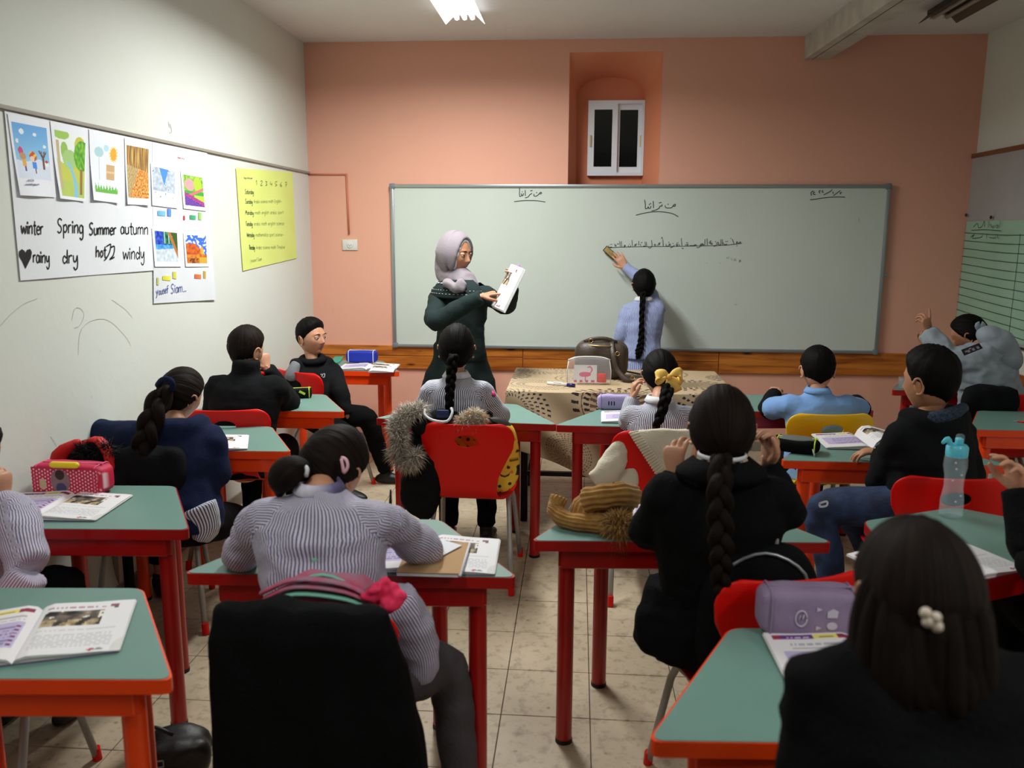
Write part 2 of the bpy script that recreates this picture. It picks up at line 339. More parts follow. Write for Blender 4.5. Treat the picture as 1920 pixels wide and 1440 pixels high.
# wooden rails
def woodmat(name, c1, c2, sc=(1.2, 14, 14), knots=True):
    m = M(name, c1, .4, coat=.15); N, L, b = nodes(m); tc = N.new('ShaderNodeTexCoord'); mp = N.new('ShaderNodeMapping'); mp.inputs['Scale'].default_value = sc
    L.new(tc.outputs['Object'], mp.inputs[0]); n = N.new('ShaderNodeTexNoise'); n.inputs['Scale'].default_value = 2.2; n.inputs['Detail'].default_value = 6; n.inputs['Distortion'].default_value = .6; L.new(mp.outputs[0], n.inputs['Vector'])
    r = N.new('ShaderNodeValToRGB'); e = r.color_ramp.elements; e[0].position = .3; e[0].color = tuple(lin(c2))+(1,); e[1].position = .6; e[1].color = tuple(lin(c1))+(1,); L.new(n.outputs['Fac'], r.inputs[0])
    mp2 = N.new('ShaderNodeMapping'); mp2.inputs['Scale'].default_value = (3.2, 12, 12); L.new(tc.outputs['Object'], mp2.inputs[0])
    v = N.new('ShaderNodeTexVoronoi'); v.inputs['Scale'].default_value = 1; L.new(mp2.outputs[0], v.inputs['Vector'])
    r2 = N.new('ShaderNodeValToRGB'); e = r2.color_ramp.elements; e[0].position = .06 if knots else 0; e[0].color = (.12, .07, .04, 1); e[1].position = .16 if knots else .001; e[1].color = (1, 1, 1, 1); L.new(v.outputs['Distance'], r2.inputs[0])
    mx = N.new('ShaderNodeMix'); mx.data_type = 'RGBA'; mx.blend_type = 'MULTIPLY'; mx.inputs['Factor'].default_value = 1; L.new(r.outputs[0], mx.inputs['A']); L.new(r2.outputs[0], mx.inputs['B']); L.new(mx.outputs['Result'], b.inputs['Base Color']); return m
m_pine = woodmat('varnished_pine', (.78, .47, .17), (.55, .27, .07))
rl = bpy.data.objects.new('trim_2', None); COL.objects.link(rl); rl['kind'] = 'structure'; rl.location = (0, YF-.011, .672)
for (x0, x1, z0, z1) in ((XL+.02, -.4, -.088, .01), (XL+.02, -.4, .012, .088), (-.398, 1.05, -.088, .0), (-.398, 1.05, .002, .088), (1.052, XR, -.078, .088)):
    MB().box(((x0+x1)/2, 0, (z0+z1)/2-(x0 > 0)*.004), (x1-x0-.002, .022, z1-z0-.002), bev=.002, seg=1).build('plank', m_pine, rl, smooth=False)
rr = bpy.data.objects.new('trim_3', None); COL.objects.link(rr); rr['kind'] = 'structure'; rr.location = (XR-.011, 5.0, .672)
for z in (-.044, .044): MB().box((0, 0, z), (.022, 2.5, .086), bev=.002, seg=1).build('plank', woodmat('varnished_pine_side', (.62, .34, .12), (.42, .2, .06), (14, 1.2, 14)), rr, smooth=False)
# thin dado line on the left wall, running out at the corner
m_dado = M('grey_dado_paint', (.60, .57, .53), .6)
struct(MB().box((XL+.008, (YF+YB)/2, 2.036), (.012, YF-YB, .015), bev=.002).build('trim_4', m_dado, smooth=False))
# ceiling beam running skew to the room
m_beam = M('beam_paint', (.78, .76, .72), .7, var=.25, vscale=7, bump=.3, bscale=25)
p0, p1 = A(1.62, YF, 0), A(1.62+.0+.17*1.0, 1.0, 0)
dv = unit(p1-p0); sd = A(-dv[1], dv[0], 0)
bm_ = MB(); 
for w0, w1, z0, z1 in ((-.085, .085, 2.795, 2.95),):
    pts = [p0+sd*w0, p0+sd*w1, p1+sd*w1, p1+sd*w0]
    V = [(p[0], p[1], z) for z in (z0, z1) for p in pts]; bm_.add(V, [(3, 2, 1, 0), (4, 5, 6, 7), (0, 1, 5, 4), (1, 2, 6, 5), (2, 3, 7, 6), (3, 0, 4, 7)])
for w0 in (.028,):
    pts = [p0+sd*(w0-.003), p0+sd*(w0+.003), p1+sd*(w0+.003), p1+sd*(w0-.003)]
beam = struct(bm_.build('trim_5', m_beam, smooth=False))
MB().add([tuple(p0+sd*(-.03+q)+A(0, 0, 2.7945)) for q in (-.003, .003)]+[tuple(p1+sd*(-.03+q)+A(0, 0, 2.7945)) for q in (.003, -.003)], [(0, 1, 2, 3)]).build('crack', M('crack_dark', (.1, .08, .06), .9), beam, smooth=False)
# ---------------------------------------------------------------- ceiling lamps
m_lamp = M('lamp_housing', (.85, .85, .83), .4); m_reflector = M('lamp_reflector', (.9, .9, .9), .25, metal=.5)
m_tube = M('lit_tube', (1, 1, 1), .3); N, L, b = nodes(m_tube); b.inputs['Emission Color'].default_value = (1, .985, .95, 1); b.inputs['Emission Strength'].default_value = 2.4
m_tubeoff = M('unlit_tube', (.62, .6, .56), .3); m_lampdark = M('dark_louvre_housing', (.34, .30, .25), .5, metal=.2)
m_glow = M('lit_reflector', (1, 1, 1), .4); N, L, b = nodes(m_glow); b.inputs['Emission Color'].default_value = (1, .99, .96, 1); b.inputs['Emission Strength'].default_value = 1.15
def lamp(loc, rz, ln, wd_, lit, label):
    t = thing('ceiling_lamp', label, 'ceiling lamp', loc, rz)
    mb = MB()
    for s in (-1, 1):   # sloping side wings
        V = []
        for y in (-ln/2, ln/2):
            V += [(s*wd_/2, y, -.075), (s*wd_*.30, y, -.03), (s*wd_*.30, y, -.027), (s*wd_/2+s*.003, y, -.073)]
        F = [(0, 1, 5, 4), (1, 2, 6, 5), (2, 3, 7, 6), (3, 0, 4, 7), (0, 3, 2, 1), (4, 5, 6, 7)]; mb.add(V, F)
    mb.build('reflector', m_glow if lit else m_lampdark, t, smooth=False)
    MB().box((0, 0, -.014), (wd_*.62, ln, .026), bev=.003).build('housing', m_lamp if lit else m_lampdark, t, smooth=False)
    for x in (-wd_*.2, 0, wd_*.2) if lit else (-wd_*.18, wd_*.18):
        MB().tube([(x, -ln/2+.04, -.046), (x, ln/2-.03, -.046)], .013, 12, round_end=True).build('tube', m_tube if lit else m_tubeoff, t)
        for s in (-1, 1): MB().box((x, s*(ln/2-.018), -.04), (.03, .018, .03), bev=.003).build('holder', m_lamp, t, smooth=False)
    return t
lamp((-.72, 4.75, 2.95), 0, 1.5, .24, True, 'lit white fluorescent ceiling lamp above the teacher')
lamp((-.72, .9, 2.95), 0, 1.2, .24, True, 'lit fluorescent ceiling lamp behind the viewer, over the back desks')
lamp((1.9, .2, 2.95), 0, 1.2, .24, True, 'added fluorescent ceiling lamp at the rear right, unseen, brightening the right side')  # unseen fixture added to go with the rear right fill
lamp((2.16, 4.97, 2.95), 0, 1.35, .22, False, 'unlit dark fluorescent ceiling lamp right of the beam')
# ---------------------------------------------------------------- socket and cable conduit
m_white = M('white_plastic', (.86, .86, .84), .4); m_dark = M('dark_hole', (.05, .05, .05), .6)
t = thing('wall_socket', 'white wall socket left of the whiteboard', 'socket', (-1.70, YF-.0, 1.512))
MB().box((0, -.006, 0), (.115, .012, .078), bev=.004).build('cover_plate', m_white, t, smooth=True, autosm=30)
MB().lathe([(.0, -.0), (.024, .0), (.024, .003), (.02, .004), (0, .004)], 20).xf(rotx(PI/2), (0, -.011, 0)).build('socket_face', m_white, t)
for x, z in ((-.009, 0), (.009, 0), (0, -.009)): MB().box((x, -.0155, z), (.004, .002, .006)).build('pin_hole', m_dark, t, smooth=False)
m_cond = M('salmon_conduit', (.80, .47, .38), .6)
cd = MB().tube([(XL, YF-.008, 2.025), (-1.715, YF-.008, 2.025)], .006, 6).tube([(-1.712, YF-.008, 2.03), (-1.705, YF-.008, 1.59)], .007, 6)
tag(cd.build('cable_conduit', m_cond), 'thin salmon painted cable conduit running down towards the wall socket', 'conduit')
# ---------------------------------------------------------------- pencil marks on left wall
m_pencil = M('pencil_marks', (.68, .67, .63), .8)
def ribbon(mb, P, w, nrm, mi=0):
    P = [np.asarray(p, float) for p in P]; k = len(P); V = []; 
    for i in range(k):
        t = unit(P[min(i+1, k-1)]-P[max(i-1, 0)]); s = np.cross(t, nrm); V += [P[i]+s*w/2, P[i]-s*w/2]
    mb.add(V, [(2*i, 2*i+1, 2*i+3, 2*i+2) for i in range(k-1)], mi)
def strokes(name, sts, mapf, nrm, w, mat, parent, origin=(0, 0, 0), sm=3):
    mb = MB()
    for st in sts:
        if len(st) == 1: p = mapf(*st[0]); st3 = [p-A(w, 0, 0)*.6 if abs(nrm[0]) < .5 else p-A(0, w, 0)*.6, p+(A(w, 0, 0)*.6 if abs(nrm[0]) < .5 else A(0, w, 0)*.6)]; ribbon(mb, st3, w*1.5, nrm); continue
        P = [mapf(*q) for q in st]; P = catmull(P, sm) if len(P) > 2 else P; ribbon(mb, P, w, nrm)
    o = mb.build(name, mat, parent, smooth=False, origin=origin); o['kind'] = 'stuff'; return o
wl = bpy.data.objects['wall_left']
fL = lambda x, y: WX(x, y, XL+.0015)
strokes('pencil_mark', [[(147, 665), (150, 625), (165, 605), (190, 598), (210, 605), (235, 630), (246, 648)], [(0, 612), (20, 590), (45, 570), (70, 560)], [(135, 600), (140, 580), (150, 578), (158, 590), (150, 610), (140, 615)],
        [(210, 562), (235, 580), (248, 595)], [(188, 655), (189, 659)], [(172, 742), (173, 746)], [(95, 818), (102, 828), (106, 836)]], fL, A(1, 0, 0), .0018, m_pencil, wl)
strokes('scratch', [[(316, 228), (318, 240)], [(319, 232), (322, 246), (318, 250)]], fL, A(1, 0, 0), .005, m_pencil, wl)
# ---------------------------------------------------------------- whiteboard
m_wb = M('whiteboard_enamel', (.80, .83, .80), .16, spec=.5, var=.03, vscale=2.5); m_wbf = M('board_aluminium', (.62, .64, .65), .35, metal=.6)
m_cap = M('corner_cap_grey', (.45, .48, .52), .5); m_ink = M('marker_ink', (.16, .17, .16), .7); m_inkf = M('faint_marker', (.66, .69, .67), .7)
bx0, bx1, bz0, bz1 = -1.38, 2.178, .752, 1.952; YBD = YF-.03
wb = thing('whiteboard', 'large white enamel whiteboard with arabic handwriting on the salmon wall', 'whiteboard', ((bx0+bx1)/2, YBD, (bz0+bz1)/2))
bw, bh = bx1-bx0, bz1-bz0
MB().box((0, 0.004, 0), (bw-.02, .012, bh-.02)).build('writing_surface', m_wb, wb, smooth=False)
for (x, z, dx, dz) in ((0, bh/2-.012, bw-.04, .024), (0, -bh/2+.012, bw-.04, .024), (-bw/2+.012, 0, .024, bh-.04), (bw/2-.012, 0, .024, bh-.04)):
    MB().box((x, 0, z), (dx, .026, dz), bev=.004).build('frame_rail', m_wbf, wb, smooth=True, autosm=30)
for sx in (-1, 1):
    for sz in (-1, 1): MB().box((sx*(bw/2-.014), -.001, sz*(bh/2-.014)), (.042, .030, .042), bev=.009).build('corner_cap', m_cap, wb, autosm=30)
MB().box((bw/2+.014, .002, -.03), (.03, .006, .022), bev=.002).build('bracket', m_wbf, wb, smooth=False)
o_wb = A((bx0+bx1)/2, YBD, (bz0+bz1)/2)
YI = YBD-.0035
def zm(X0, Y0, s): return lambda x, y: W(X0+x/s, Y0+y/s, YI)
NY = A(0, -1, 0)
def circ(cx, cy, r, n=7): return [(cx+r*math.cos(2*PI*i/n), cy+r*math.sin(2*PI*i/n)) for i in range(n+1)]
strokes('title_writing', [[(403, 90), (398, 82), (386, 86), (384, 96), (396, 98), (404, 90)], [(384, 96), (370, 104), (365, 112), (350, 120), (332, 122), (324, 112), (328, 98)], [(352, 86)],
    [(303, 88), (300, 100), (285, 104), (283, 108), (272, 125), (255, 135), (237, 138)], [(288, 70), (312, 64)], [(238, 62), (240, 118)], [(182, 30), (182, 80), (182, 122), (200, 118), (206, 106), (208, 118), (218, 112), (222, 92)], [(206, 80), (214, 74)], [(200, 100)],
    [(127, 177), (200, 168), (280, 165), (360, 168), (440, 180)]], zm(940, 345, 5.333), NY, .0055, m_ink, wb, o_wb)
strokes('title_writing', [[(1742, 208), (1735, 202), (1722, 210), (1722, 222), (1735, 222), (1742, 208)], [(1722, 222), (1712, 222), (1705, 235), (1680, 240), (1650, 238), (1638, 228), (1640, 213)], [(1667, 202)],
    [(1605, 203), (1605, 220), (1585, 222), (1578, 240), (1555, 255), (1528, 265), (1503, 268)], [(1575, 190), (1602, 184)], [(1518, 170), (1522, 240)], [(1432, 158), (1440, 200), (1440, 245), (1460, 243), (1470, 226), (1473, 243), (1492, 240), (1494, 220)], [(1480, 205)], [(1488, 190), (1498, 200)],
    [(1345, 312), (1420, 293), (1500, 280), (1580, 277), (1660, 285), (1720, 300), (1770, 328)]], zm(940, 345, 5.333), NY, .0055, m_ink, wb, o_wb)
strokes('date_writing', [[(410, 515), (400, 400), (495, 345)], [(540, 390), (490, 400), (475, 440), (500, 475), (560, 468)], [(750, 335), (700, 340), (685, 370), (720, 430)], [(825, 315), (800, 350), (805, 390), (855, 395)],
    [(850, 490), (950, 440), (1080, 370), (1165, 295)], [(1180, 370), (1195, 450)], [(1200, 515), (1320, 430), (1450, 330)], [(1440, 408), (1510, 400)], [(1440, 405), (1465, 470)], [(360, 660), (500, 655), (750, 610), (1000, 580), (1300, 565), (1560, 568), (1630, 580)]],
    zm(1500, 340, 19.2), NY, .0055, m_ink, wb, o_wb)
strokes('sentence_writing', [[(1790, 178), (1700, 192), (1560, 204), (1400, 210), (1200, 214), (1000, 218), (800, 220), (600, 222), (300, 227), (90, 236)],
    [(1775, 180), (1768, 158), (1755, 172), (1735, 176), (1728, 155), (1715, 185)], [(1725, 210)], [(1690, 190), (1665, 125)], [(1643, 118), (1652, 112)], [(1600, 190), (1560, 196), (1553, 168)], [(1585, 156)], [(1605, 154)],
    [(1537, 128), (1540, 202)], [(1520, 130), (1518, 195), (1492, 198)], circ(1480, 180, 13), [(1450, 158)], [(1462, 195), (1445, 214), (1425, 220)], circ(1400, 185, 11), [(1382, 152)], [(1394, 150)], circ(1378, 172, 9),
    [(1342, 116), (1345, 205)], [(1315, 128), (1312, 195), (1290, 200)], circ(1285, 192, 9), circ(1263, 198, 9), [(1258, 208), (1250, 225), (1230, 234), (1204, 233)], [(1205, 210), (1197, 194), (1190, 206), (1182, 196), (1172, 208), (1120, 208)],
    circ(1090, 198, 9), [(1078, 172)], [(1092, 172)], [(1070, 210), (1062, 192)], [(1022, 245)], [(1036, 246)], [(1010, 114), (1018, 208)], [(985, 216), (980, 190)], [(955, 176)], [(970, 173)], circ(955, 200, 9), [(922, 200), (902, 225), (868, 236)], [(905, 180)],
    circ(862, 196, 9), [(852, 205), (835, 218), (815, 208), (816, 190)], [(850, 166)], [(773, 128), (778, 214)], [(768, 100), (757, 112), (772, 118)], [(745, 172), (715, 182), (738, 190), (700, 205)], circ(672, 200, 9), [(628, 138), (634, 205), (622, 232), (600, 240), (584, 228)],
    [(560, 160), (565, 216)], [(543, 160), (548, 212), (520, 214)], [(492, 176), (512, 164)], [(482, 188), (492, 214)], [(465, 150), (462, 205)], [(442, 188), (412, 196), (432, 206), (400, 212)], [(376, 138), (382, 216)], [(362, 205), (348, 228), (330, 220), (330, 204)], [(345, 190)],
    circ(285, 210, 7), [(280, 216), (268, 232)], [(240, 152), (246, 226)], [(218, 150), (226, 222)], [(190, 190)], [(202, 188)], circ(166, 210, 8), [(155, 192)], [(120, 226), (85, 230), (74, 210)], [(100, 196)], [(116, 193)]],
    zm(1130, 430, 6.857), NY, .0042, m_ink, wb, o_wb)
strokes('faint_writing', [[(1595, 355), (1597, 380)], [(1615, 352), (1618, 378)], [(1650, 370), (1665, 400)], circ(1700, 390, 12), [(1765, 395), (1750, 430)], circ(1768, 405, 9), [(1330, 440), (1350, 432)], [(1500, 425), (1520, 445)]], zm(1130, 430, 6.857), NY, .005, m_inkf, wb, o_wb)
strokes('stray_mark', [[(1377, 571), (1382, 571)], [(1208, 344), (1207, 352)], [(1610, 408), (1611, 416)]], lambda x, y: W(x, y, YI), NY, .006, m_inkf, wb, o_wb)
# ---------------------------------------------------------------- paper sheets (flat print is colour on the sheet's own grid)
m_print = vcolmat('printed_paper', .7, bump=.05, bscale=60)
def rgb(n, c): a = np.empty((n, 3)); a[:] = c; return a
def E_(u, v, cu, cv, ru, rv): return ((u-cu)/ru)**2+((v-cv)/rv)**2 < 1
def B_(u, v, u0, u1, v0, v1): return (u > u0) & (u < u1) & (v > v0) & (v < v1)
def n2(u, v, fu, fv, s=0): return np.array([noise.noise(Vector((a*fu+s, b_*fv, s))) for a, b_ in zip(u, v)])
def sheet(name, mapf, nu, nv, paint, parent, lift=None, nrm=(1, 0, 0), th=.0006, origin=(0, 0, 0), mat=None):
    us, vs_ = np.meshgrid(np.linspace(0, 1, nu+1), np.linspace(0, 1, nv+1)); u, v = us.ravel(), vs_.ravel()
    P = mapf(u, v); nrm = np.asarray(nrm, float)
    if lift is not None: P = P+np.outer(lift(u, v), nrm)
    F = [(j*(nu+1)+i, (j+1)*(nu+1)+i, (j+1)*(nu+1)+i+1, j*(nu+1)+i+1) for j in range(nv) for i in range(nu)]
    uc = np.array([(i+.5)/nu for j in range(nv) for i in range(nu)]); vc = np.array([(j+.5)/nv for j in range(nv) for i in range(nu)])
    col = np.clip(paint(uc, vc), 0, 1)
    a, b_, c = P[F[0][0]], P[F[0][1]], P[F[0][3]]
    if np.dot(np.cross(b_-a, c-a), nrm) < 0: F = [f[::-1] for f in F]
    return mesh_obj(name, P-np.asarray(origin), F, mat or m_print, parent, True, facecol=col)
def bil(c):   # corners TL TR BR BL
    c = [np.asarray(q, float) for q in c]
    return lambda u, v: np.outer((1-u)*(1-v), c[0])+np.outer(u*(1-v), c[1])+np.outer(u*v, c[2])+np.outer((1-u)*v, c[3])
def pxquad(pts, X): return bil([WX(x, y, X) for x, y in pts])
def subq(pts, X, big):   # quad on plane X
    return pxquad(pts, X)
def p_winter(u, v):
    c = rgb(len(u), (.40, .66, .90)); c += np.outer(v, (.25, .2, .05)); s = v > .66+.03*np.sin(u*7); c[s] = (.86, .90, .96)
    for a in ((.25, .15, .07, .05), (.62, .17, .05, .035), (.1, .33, .04, .04), (.88, .37, .05, .03)): c[E_(u, v, *a)] = (.92, .95, .98)
    c[E_(u, v, .16, .50, .07, .07)] = (.80, .28, .50); c[E_(u, v, .20, .60, .09, .07)] = (.78, .58, .42); c[B_(u, v, .17, .28, .66, .78)] = (.93, .68, .25); c[B_(u, v, .22, .26, .78, .86)] = (.42, .22, .55)
    c[E_(u, v, .50, .58, .11, .09)] = (.80, .30, .15); m = E_(u, v, .50, .58, .11, .09) & (np.sin(u*30+v*40) > .2); c[m] = (.95, .78, .2)
    c[E_(u, v, .47, .63, .07, .05)] = (.93, .82, .74); c[B_(u, v, .46, .58, .69, .80)] = (.25, .55, .92); c[B_(u, v, .51, .55, .80, .90)] = (.3, .15, .15)
    c[B_(u, v, .78, .83, .55, .80)] = (.45, .25, .2)
    for k in (-3, -2, -1, 1, 2, 3): m = (abs(u-(.805+k*.03*(.62-v)/.12)) < .012) & (v > .46) & (v < .6); c[m] = (.42, .25, .22)
    c[E_(u, v, .90, .70, .06, .05)] = (.95, .95, .95); c[E_(u, v, .90, .655, .05, .025)] = (.75, .2, .15)
    return c
def p_spring(u, v):
    c = rgb(len(u), (.93, .95, .94)); c[v > .42+.08*np.sin(u*5)] = (.78, .80, .32); c[v > .75] = (.72, .80, .38)
    c[E_(u, v, .2, .05, .25, .08)] = (.62, .78, .35); c[E_(u, v, .28, .3, .12, .14)] = (.6, .75, .35); c[E_(u, v, .45, .42, .25, .15)] = (.66, .80, .50)
    c[B_(u, v, .02, .12, .15, .9)] = (.78, .70, .55); c[E_(u, v, .80, .2, .18, .16)] = (.78, .76, .30)
    m = E_(u, v, .88, .34, .28, .24); g = n2(u, v, 14, 14); c[m] = np.outer(np.ones(m.sum()), (.40, .68, .15))+np.outer(g[m], (.25, .2, .1))
    c[B_(u, v, .82, .92, .55, .95)] = (.60, .45, .25); x = .38+.28*np.sin((v-.45)*3.4); m = (abs(u-x) < .04+.1*(v-.45)) & (v > .45); c[m] = (.55, .78, .88)
    return c
def p_summer(u, v):
    c = rgb(len(u), (.92, .94, .97)); m = E_(u, v, .78, .2, .17, .17) & (np.sin(np.arctan2(v-.2, u-.78)*14) > -.2); c[m] = (.96, .80, .35); c[E_(u, v, .78, .2, .12, .13)] = (.93, .66, .18)
    c[E_(u, v, .22, .2, .17, .1)] = (.68, .83, .85); c[E_(u, v, .5, .1, .1, .07)] = (.72, .86, .92); c[B_(u, v, .20, .23, .28, .75)] = (.80, .84, .86); c[B_(u, v, .5, .85, .42, .72)] = (.80, .66, .48); c[B_(u, v, .52, .83, .55, .60)] = (.88, .76, .60)
    h = .9-.1*abs(n2(u, v*0, 22, 1))-.04*np.sin(u*50); c[v > h] = (.42, .72, .28); return c
def p_autumn(u, v):
    g = n2(u, v, 26, 2.5); c = rgb(len(u), (.72, .55, .28))+np.outer(g, (.5, .45, .35)); t = abs(np.sin(u*38)) > .93; c[t] = (.30, .20, .16); g2 = n2(u, v, 22, 26, 3)
    m = v > .42+.12*(u-.5); c[m] = (np.array([.86, .56, .25])+np.outer(g2[m], (.35, .4, .4))); m2 = m & (u+.2 < 1.1-v*.8); c[m2] = (np.array([.72, .62, .42])+np.outer(g2[m2], (.15, .15, .15))); return c
def p_snow(u, v):
    g = n2(u, v, 8, 9); c = rgb(len(u), (.72, .76, .82))+np.outer(g, (.16, .16, .14)); c[(abs(u-.5) < .2-.35*v) & (v < .55)] = (.28, .55, .90); c[v > .78] = (.88, .90, .95); c[(g > .55)] = (.45, .50, .58); return c
def p_garden(u, v):
    g = n2(u, v, 14, 10); c = rgb(len(u), (.52, .72, .25))+np.outer(g, (.25, .2, .2)); c[E_(u, v, .3, .3, .25, .2)] = (.85, .62, .62); c[E_(u, v, .72, .25, .2, .25)] = (.68, .80, .22); c[v > .5] = (.25, .62, .25); k = v+.35*(u-.5)
    c[(k > .52) & (k < .62)] = (.80, .45, .45); c[(v > .62) & (u > .5)] = (.70, .80, .25); g2 = n2(u, v, 30, 30, 5); m = v-.3*u > .55; c[m] = np.array([.62, .22, .52])+np.outer(g2[m], (.5, .3, .3)); m = v-.3*u > .68; c[m] = np.array([.38, .25, .62])+np.outer(g2[m], (.6, .2, .2)); return c
def p_fall(u, v):
    g = n2(u, v, 10, 9); c = rgb(len(u), (.12, .28, .75))+np.outer(g, (.3, .3, .3)); m = (v < .42) & (u > .35); c[m] = np.array([.08, .42, .25])+np.outer(g[m], (.2, .3, .2)); c[(np.sin(u*34) > .75) & (v < .4) & (u > .3)] = (.65, .80, .9); m = (v > .45); c[m] = np.array([.30, .62, .88])+np.outer(g[m], (.2, .2, .1)); m = v > .62-.08*u; c[m] = np.array([.80, .84, .88])+np.outer(g[m], (.1, .1, .1))
    m = (abs(u-(.62+.5*v)) < .07); c[m] = (.72, .45, .2); m = (u > .70+.45*v); c[m] = (.22, .35, .12); return c
def p_desert(u, v):
    g = n2(u, v, 8, 10); c = rgb(len(u), (.22, .42, .88)); c[g > .12] = (.85, .88, .95); m = v > .3+.9*(u-.45)*(u > .45); m &= v > .28*(u > .15)*1.0; c[m] = np.array([.80, .36, .12])+np.outer(g[m], (.2, .15, .1)); c[E_(u, v, .76, .55, .08, .14)] = (.90, .66, .2); m = v > .68; c[m] = np.array([.82, .48, .15])+np.outer(g[m], (.2, .2, .1)); c[(v > .82) & (u < .7) & (g > 0)] = (.45, .22, .08); c[(v > .78) & (u > .6)] = (.82, .65, .2); return c
def plain(c, var=.015): return lambda u, v: rgb(len(u), c)+np.outer(n2(u, v, 4, 4, 9), (var, var, var))
_P = XL+.004
def hmap(X): return lambda x, y: WX(x, y, X)
# single-stroke handwriting letters, unit box (x right, y up, baseline 0, x-height .6)
G = {
 'w': (.7, [[(0, .6), (.15, 0), (.32, .5), (.5, 0), (.65, .6)]]), 'i': (.25, [[(.1, .6), (.1, 0)], [(.1, .8)]]), 'n': (.55, [[(.05, .6), (.05, 0)], [(.05, .4), (.25, .6), (.42, .5), (.42, 0)]]),
 't': (.4, [[(.2, .95), (.2, .05), (.35, 0)], [(.02, .62), (.38, .62)]]), 'e': (.5, [[(.05, .3), (.42, .34), (.3, .6), (.08, .45), (.08, .12), (.25, 0), (.42, .08)]]), 'r': (.42, [[(.06, .6), (.06, 0)], [(.06, .4), (.2, .58), (.36, .55)]]),
 'S': (.6, [[(.48, .9), (.25, 1.02), (.06, .85), (.12, .6), (.38, .42), (.42, .15), (.2, -.02), (.0, .1)]]), 's': (.45, [[(.36, .52), (.18, .6), (.06, .48), (.3, .3), (.32, .08), (.12, 0), (.02, .08)]]), 'p': (.55, [[(.08, .6), (.08, -.4)], [(.08, .45), (.3, .6), (.45, .35), (.3, .05), (.08, .12)]]),
 'g': (.55, [[(.42, .5), (.2, .6), (.05, .35), (.15, .05), (.4, .15), (.42, .55), (.44, -.2), (.28, -.45), (.08, -.3)]]), 'u': (.55, [[(.06, .6), (.08, .1), (.25, 0), (.42, .15), (.42, .6), (.44, 0)]]), 'm': (.8, [[(.05, .6), (.05, 0)], [(.05, .42), (.2, .6), (.34, .48), (.34, 0)], [(.34, .42), (.5, .6), (.66, .48), (.66, 0)]]),
 'a': (.55, [[(.42, .5), (.2, .6), (.05, .3), (.18, 0), (.4, .15), (.43, .6), (.46, 0)]]), 'o': (.5, [[(.25, .6), (.06, .3), (.24, 0), (.44, .3), (.25, .6)]]), 'd': (.55, [[(.42, .2), (.2, 0), (.05, .28), (.2, .55), (.42, .4), (.46, 1.0), (.46, 0)]]), 'y': (.55, [[(.05, .6), (.1, .2), (.28, .15), (.42, .6)], [(.42, .6), (.44, -.2), (.25, -.45), (.08, -.25)]]),
 'h': (.55, [[(.06, 1), (.06, 0)], [(.06, .4), (.25, .6), (.42, .45), (.42, 0)]]), 'f': (.4, [[(.42, .95), (.25, 1.0), (.18, .8), (.18, -.1)], [(.02, .55), (.38, .55)]]), 'l': (.2, [[(.1, 1), (.1, 0)]]), 'k': (.45, [[(.05, 1), (.05, 0)], [(.38, .6), (.06, .28), (.4, 0)]]), 'b': (.5, [[(.06, 1), (.06, 0), (.3, 0), (.42, .3), (.25, .55), (.06, .4)]]), 'c': (.45, [[(.4, .5), (.2, .6), (.05, .3), (.2, 0), (.4, .1)]]),
 'Y': (.6, [[(.02, .7), (.12, .4), (.3, .35)], [(.5, .75), (.3, .3), (.12, -.3), (.0, -.2)]]), 'M': (.8, [[(.05, 0), (.15, .95), (.35, .3), (.58, .95), (.66, 0)]]), 'T': (.6, [[(0, .92), (.55, .95)], [(.28, .93), (.25, 0)]]), 'W': (.8, [[(0, .9), (.18, 0), (.36, .7), (.55, 0), (.72, .9)]]), '.': (.22, [[(.1, .03)]]), ' ': (.4, []), '-': (.5, [[(.05, .3), (.42, .32)]]), '~': (.6, [[(.0, .3), (.15, .5), (.3, .3), (.45, .5), (.5, .2)]]),
 '1': (.3, [[(.05, .75), (.15, .95), (.15, 0)]]), '2': (.5, [[(.05, .8), (.25, .98), (.4, .75), (.05, 0), (.42, .02)]]), '3': (.5, [[(.05, .9), (.35, .85), (.18, .5), (.4, .25), (.05, .0)]]), '4': (.5, [[(.1, .95), (.05, .4), (.4, .4)], [(.32, .7), (.32, 0)]]), '5': (.5, [[(.42, .95), (.1, .95), (.08, .5), (.4, .3), (.05, 0)]]), '6': (.5, [[(.35, .95), (.08, .4), (.2, 0), (.4, .2), (.1, .4)]]), '7': (.5, [[(.05, .9), (.42, .95), (.2, 0)], [(.15, .5), (.38, .5)]]),
 'q': (.55, [[(.42, .5), (.2, .6), (.05, .35), (.2, .08), (.4, .2), (.44, .6), (.44, -.4)]]), 'v': (.45, [[(0, .6), (.2, 0), (.4, .6)]]), 'x': (.45, [[(0, .6), (.4, 0)], [(.4, .6), (0, 0)]]), 'z': (.45, [[(0, .58), (.4, .6), (0, 0), (.4, .02)]]), 'j': (.3, [[(.15, .6), (.15, -.3), (0, -.3)]])}
def textst(word, p0, p1, h, tilt=0):
    wd = sum(G[c][0] for c in word); x = 0; out = []
    for c in word:
        for st in G[c][1]:
            out.append([(p0[0]+(p1[0]-p0[0])*(x+a)/wd, p0[1]+(p1[1]-p0[1])*(x+a)/wd-b_*h) for a, b_ in st])
        x += G[c][0]
    return out
NX = A(1, 0, 0)
